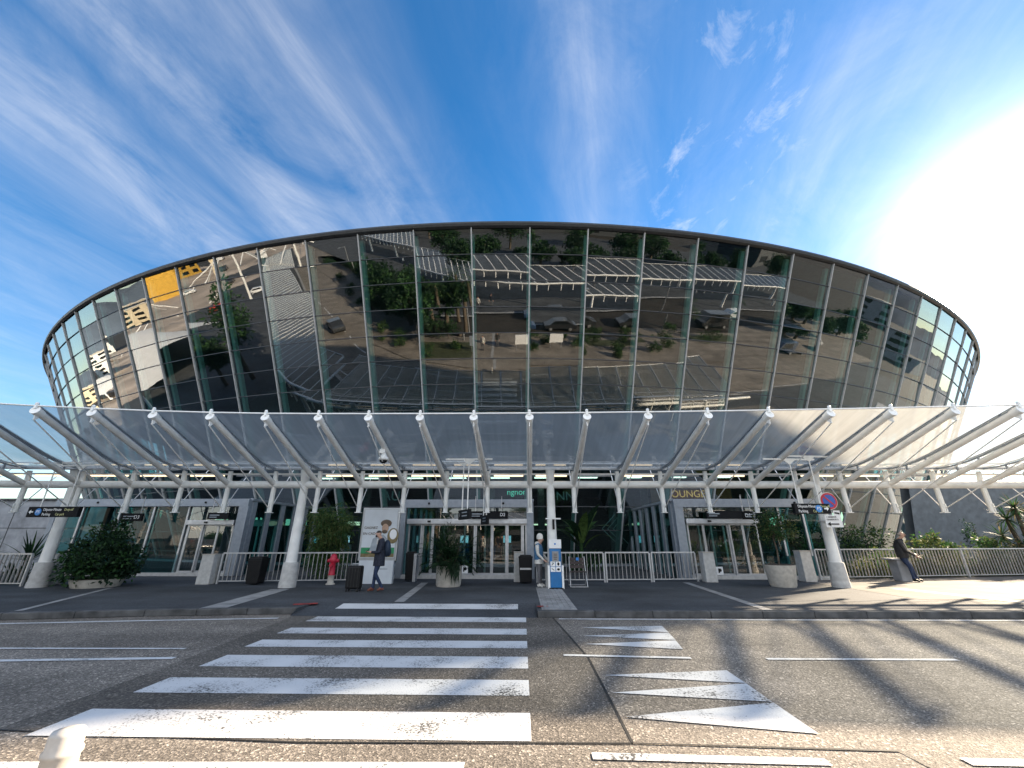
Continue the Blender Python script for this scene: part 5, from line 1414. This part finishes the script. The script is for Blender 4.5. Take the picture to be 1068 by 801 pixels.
def palm(x, y, h, seed):
    rr = random.Random(seed); bb = thing('palm_tree', (x, y, .1), 'palm tree on the traffic island across the road', 'palm', 'palm trees on the traffic island')
    mb = MB(); mb.tube([(x, y, .1), (x+.1, y, h*.5), (x, y, h)], [.26, .2, .18], 9); mb.build('trunk', M['bark'], bb)
    mb = MB()
    for k in range(44):
        a = rr.uniform(0, 6.28); e = rr.uniform(-.3, 1.3); d = Vector((math.cos(a)*math.cos(e), math.sin(a)*math.cos(e), math.sin(e))); p = Vector((x, y, h)); L = rr.uniform(1.6, 2.3); bend = 1.3
        for i in range(10):
            q = p+d*(L/10)
            if i > 1:
                for sgn in (-1, 1):
                    sdv = d.cross(Vector((0, 0, 1))).normalized()*sgn
                    leaf_quad(mb, q, sdv*.8+d*.5+Vector((0, 0, -.4)), Vector((0, 0, 1)), .5, .07, k % 3)
            p = q; d = (d+Vector((0, 0, -bend/10))).normalized()
    mb.build('crown', LEAFSET, bb)
for k, (x, y, h) in enumerate(((-8.7, -8.0, 6.2), (-13.0, -8.8, 5.4), (-10.5, -12.5, 7.0), (-17, -11, 6.0), (33, -4.5, 4.6), (48, -5, 5.0))): palm(x, y, h, 200+k)
def broad_tree(x, y, h, r_, seed, lb, mats=DARKSET):
    rr = random.Random(seed); bb = thing('tree', (x, y, .0), lb, 'tree', 'trees around the terminal forecourt')
    mb = MB(); mb.tube([(x, y, 0), (x+.2, y, h*.4), (x, y+.1, h*.75)], [.3, .22, .1], 8)
    for k in range(6):
        d = rdir(rr); mb.tube([(x, y, h*.45), (x+d.x*r_*.7, y+d.y*r_*.7, h*.68+abs(d.z)*h*.15)], [.12, .04], 6)
    mb.build('trunk', M['bark'], bb)
    mb = MB(); clump_crown(mb, (x, y, h*.66), (r_, r_, h*.34), 80, 34, .5, .26, rr, 3, .4, .3); mb.build('crown', mats, bb)
for k, (x, y, h, r_) in enumerate(((-44, 6.0, 12.5, 3.4), (-50, 10, 8, 2.4), (-14, -34, 7, 3), (10, -36, 6, 2.6), (24, -34, 6.5, 3), (40, -38, 6, 3), (58, -34, 7, 3.2), (76, -36, 7, 3), (0, -60, 8, 4), (30, -62, 8, 4), (60, -64, 9, 4), (-30, -75, 8, 4), (95, -30, 8, 3.5), (110, -12, 7, 3), (125, 8, 7, 3), (-19, -9.0, 7, 2.6), (-24, -12.6, 7.5, 2.8), (-29.5, -17.5, 7, 2.8), (-14.5, -5.5, 5.5, 2.0), (-35, -23, 6.5, 2.6), (-12, -12, 5.5, 2.4), (-15.5, -15, 6, 2.6), (-21, -16, 6, 2.8), (16, -35, 5, 3), (32, -35, 6, 3), (49, -36, 6, 3), (67, -36, 6, 3), (3, -37, 5, 2.8), (-5, -44, 6, 3), (-20, -52, 7, 3.4), (20, -47, 7, 4), (38, -49, 7, 4), (54, -50, 7, 4), (72, -50, 7, 4), (7, -50, 7, 4), (-38, -58, 7, 3))):
    broad_tree(x, y, h, r_, 300+k, 'dark leafy tree on the forecourt, mirrored in the facade')
def car(x, y, rz, m, lb, van=False):
    c = thing('parked_car', (x, y, 0), lb, 'car', 'cars across the road', rz); T = WM[c]
    L, W_, Hh = (4.4, 1.76, 1.5) if not van else (5.2, 1.95, 2.2)
    prof = [(-L/2, .35), (-L/2, .8), (-L/2+.75, .95), (-L/2+1.35, Hh-.06), (L/2-1.3, Hh), (L/2-.45, .98), (L/2, .88), (L/2, .35)]
    if van: prof = [(-L/2, .35), (-L/2, .95), (-L/2+.5, 1.15), (-L/2+1.1, Hh-.05), (L/2-.1, Hh), (L/2, .9), (L/2, .35)]
    mb = MB(); mb.prism([T @ Vector((a, -W_/2, b)) for a, b in prof], T.to_3x3() @ Vector((0, W_, 0))); bevel(mb.build('body', m, c), .09, 3)
    mb = MB()
    for s_ in (-1, 1):
        yy = s_*(W_/2+.004); mb.prism([T @ Vector((a, yy, b)) for a, b in ((-L/2+1.0, 1.0), (-L/2+1.45, Hh-.14), (L/2-1.4, Hh-.12), (L/2-.85, 1.02))], T.to_3x3() @ Vector((0, .006*s_, 0)))
    mb.build('window', M['carglass'], c)
    for a in (-L/2+.85, L/2-.85):
        for s_ in (-1, 1):
            mb = MB(); mb.tube([T @ Vector((a, s_*(W_/2-.18), .33)), T @ Vector((a, s_*(W_/2+.02), .33))], .33, 16); wh = mb.build('wheel', M['tyre'], c)
            mb = MB(); mb.tube([T @ Vector((a, s_*(W_/2+.0), .33)), T @ Vector((a, s_*(W_/2+.03), .33))], .2, 12); mb.build('rim', M['alu'], wh)
for x, y, rz, m, lb, van in ((14, -9.2, .02, 'cardark', 'black car on the far road by the shrubs', False), (21.5, -9.0, 0, 'cardark', 'second black car along the far road', False), (52, -12.4, 0, 'carwhite', 'white car at the far kerb', False), (9.0, -12.6, 0, 'cardark', 'black car parked at the far kerb opposite the doors', False), (3.5, -12.5, 0, 'carblue', 'blue car parked at the far kerb', False),
                             (44, -9.2, 0, 'cardark', 'dark van on the far road', True), (-62, -40, R(44), 'carwhite', 'white van rounding the bend', True), (-34, -9, R(42), 'cardark', 'dark car on the left bend', False),
                             (70, -2, R(10), 'cardark', 'dark car far along the road', False), (84, 2, R(10), 'carwhite', 'white car far along the road', False), (-150, 22, R(30), 'carred', 'red car in the far car park', False)):
    car(x, y, rz, M[m], lb, van)
rc = random.Random(44)
for k in range(16):
    x, y = -96-rc.uniform(0, 90), -34+rc.uniform(-55, 18)
    car(x, y, R(40)+rc.choice((0, 1.57)), M[rc.choice(('carwhite', 'cardark', 'carwhite', 'carblue', 'carred'))], 'parked car on the far left forecourt, mirrored in the facade', rc.random() < .3)
for k in range(18):
    x, y = 62+rc.uniform(0, 95), rc.choice((-9.0, -4.5, 1.5))+rc.uniform(-.4, .4)
    car(x, y, R(2), M[rc.choice(('cardark', 'carblue', 'cardark', 'carwhite'))], 'car along the road far to the right, mirrored in the facade', rc.random() < .2)
for k in range(12):
    broad_tree(64+k*8+rc.uniform(-2, 2), -2.8+rc.uniform(-1, 1), rc.uniform(4, 6), 2.0, 700+k, 'small dark tree on the right part of the island')
# people waiting behind the photographer
for (x, y, rz, tops, lb) in ((-1.7, -1.6, R(170), 'blackcl', 'person in black standing on the island behind the crossing'), (-3.3, -.9, R(200), 'cream', 'person in a cream coat standing on the island'), (-2.9, -17.5, R(180), 'navy', 'person in navy under the second canopy'), (-4.6, -16.4, R(20), 'cream', 'person in white under the second canopy')):
    n, e = base_body(coat=.01); hd = (0, -.02, 1.63); fb = face_bits(hd)
    skin_person('person', (x, y, .105), rz, lb, n, e, None, [M['skin'], M[tops], M['greytr'], M['black'], M['hairdk'], M[tops]], fb)
# far white tensile roof, masts, buildings, hills
tr = thing('tensile_roof', (-115, 4, 0), 'white curved membrane roof far to the left', 'roof')
mb = MB(); nx = 26
def tz(u, v): return 3.6+3.4*math.sin(math.pi*min(1, max(0, v)))*(0.6+.4*math.sin(math.pi*u))
for i in range(nx):
    for j in range(10):
        def P(u, v): 
            a = Vector((-72, 9, 0)); b = Vector((-185, 4, 0)); ax = (b-a); pr_ = Vector((.05, -1, 0)).normalized()
            q = a+ax*u+pr_*(v-.5)*26; return Vector((q.x, q.y, tz(u, v)))
        mb.add([P(i/nx, j/10), P((i+1)/nx, j/10), P((i+1)/nx, (j+1)/10), P(i/nx, (j+1)/10)], [(0, 1, 2, 3)], 0, True)
mb.build('membrane', M['tentwhite'], tr)
for k in range(10):
    u = k/9; q = Vector((-72-113*u, 9-5*u+12.4, 0)); mb = MB(); mb.tube([q, q+Vector((0, 0, 4.4))], .2, 8); mb.build('column', M['white'], tr)
t2_ = thing('tensile_roof', (-230, 48, 0), 'smaller white membrane roof beyond the first one', 'roof')
mb = MB()
for i in range(16):
    for j in range(8):
        P2 = lambda u, v: Vector((-190-90*u, 36+26*u+(v-.5)*-24, 4+4*math.sin(math.pi*v)*(.7+.3*math.sin(9*u))))
        mb.add([P2(i/16, j/8), P2((i+1)/16, j/8), P2((i+1)/16, (j+1)/8), P2(i/16, (j+1)/8)], [(0, 1, 2, 3)], 0, True)
mb.build('membrane', M['tentwhite'], t2_)
for k in range(6):
    q = Vector((-190-90*k/5, 36+26*k/5+11.8, 0)); mb = MB(); mb.tube([q, q+Vector((0, 0, 4.1))], .2, 6); mb.build('column', M['white'], t2_)
def mast(x, y, h, lb):
    m_ = thing('mast', (x, y, 0), lb, 'mast', 'white cable masts far left')
    mb = MB(); mb.tube([(x, y, 0), (x+1.5, y, h)], [.35, .2], 8); mb.build('pole', M['white'], m_)
    for k in range(6):
        a = k*1.05; mb = MB(); mb.tube([(x+1.5, y, h), (x+15*math.cos(a), y+15*math.sin(a), 3.5)], .14, 6); mb.build('stay', M['white'], m_)
for k, (x, y, h) in enumerate(((-92, -28, 11), (-112, -50, 12), (-84, -50, 10), (-140, -40, 12), (-105, -80, 12), (-180, -10, 12), (-230, 12, 12))): mast(x, y, h, 'white leaning mast with splayed stays on the far left forecourt')
sheet('far_plaza', [(-80, -14), (-75, 30), (-330, 120), (-500, 60), (-420, -160), (-130, -130), (-100, -70)], .02, M['plaza'], 'pale forecourt far to the left')
def block(x, y, sx, sy, h, rz, m, lb, fl):
    b_ = thing('apartment_block', (x, y, 0), lb, 'building', 'buildings beyond the far forecourt', rz); T = WM[b_]
    mb = MB(); mb.box(T @ Vector((0, 0, h/2)), (sx, sy, h), T.to_3x3()); mb.build('wall', m, b_)
    nw = 6
    for f in range(fl):
        z = h*(f+.55)/fl
        for k in range(nw):
            for s_ in (-1, 1):
                if f*nw*2 > 90: continue
                mb = MB(); mb.box(T @ Vector(((k+.5-nw/2)*sx/nw, s_*(sy/2+.02), z)), (sx/nw*.55, .1, h/fl*.5), T.to_3x3()); mb.build('window', M['carglass'], b_)
    mb = MB(); mb.box(T @ Vector((0, 0, h+.4)), (sx+.6, sy+.6, .8), T.to_3x3()); mb.build('roof', M['conc'], b_)
block(-330, -90, 60, 26, 16, R(60), M['yellow_wall'], 'long ochre block far to the left', 4)
block(-250, -110, 46, 24, 13, R(40), M['cream_wall'], 'cream block far to the left', 4)
block(-420, -20, 60, 30, 18, R(75), M['cream_wall'], 'cream block farther left', 5)
block(-520, 60, 60, 30, 22, R(90), M['tentwhite'], 'white block farthest left', 6)
block(-480, 130, 60, 30, 18, R(100), M['cream_wall'], 'cream block beyond the tents', 5)
block(10, -95, 120, 20, 6, 0, M['interior'], 'low dark car park behind the second canopy', 2)
block(150, -75, 90, 24, 8, R(-20), M['interior'], 'dark car park to the right', 2)
block(270, 20, 80, 30, 10, R(-70), M['stone'], 'grey block far along the road at right', 3)
def hills(a0, a1, dist, base, amp, seed, lb):
    mb = MB(); n_ = 90; rr = random.Random(seed)
    rows = ((1.0, 0.0), (1.06, .55), (1.13, 1.0), (1.25, .6))
    def P(i, k):
        a = a0+(a1-a0)*i/n_; f, hh = rows[k]
        nz = mnoise.fractal(Vector((a*3.1+seed, k*.15, 0)), 1.0, 2.0, 6)
        h = (base+amp*nz)*hh; env = math.sin(math.pi*i/n_)**.5
        return Vector((math.sin(a)*dist*f, math.cos(a)*dist*f, max(-2, h*env)))
    for i in range(n_):
        for k in range(len(rows)-1): mb.add([P(i, k), P(i+1, k), P(i+1, k+1), P(i, k+1)], [(0, 1, 2, 3)], 0, True)
    structure(mb.build('hills', M['hill']), lb)
hills(R(-135), R(-55), 3600, 210, 150, 5, 'blue hills far to the left')
hills(R(55), R(140), 4200, 170, 140, 9, 'low hills far to the right')
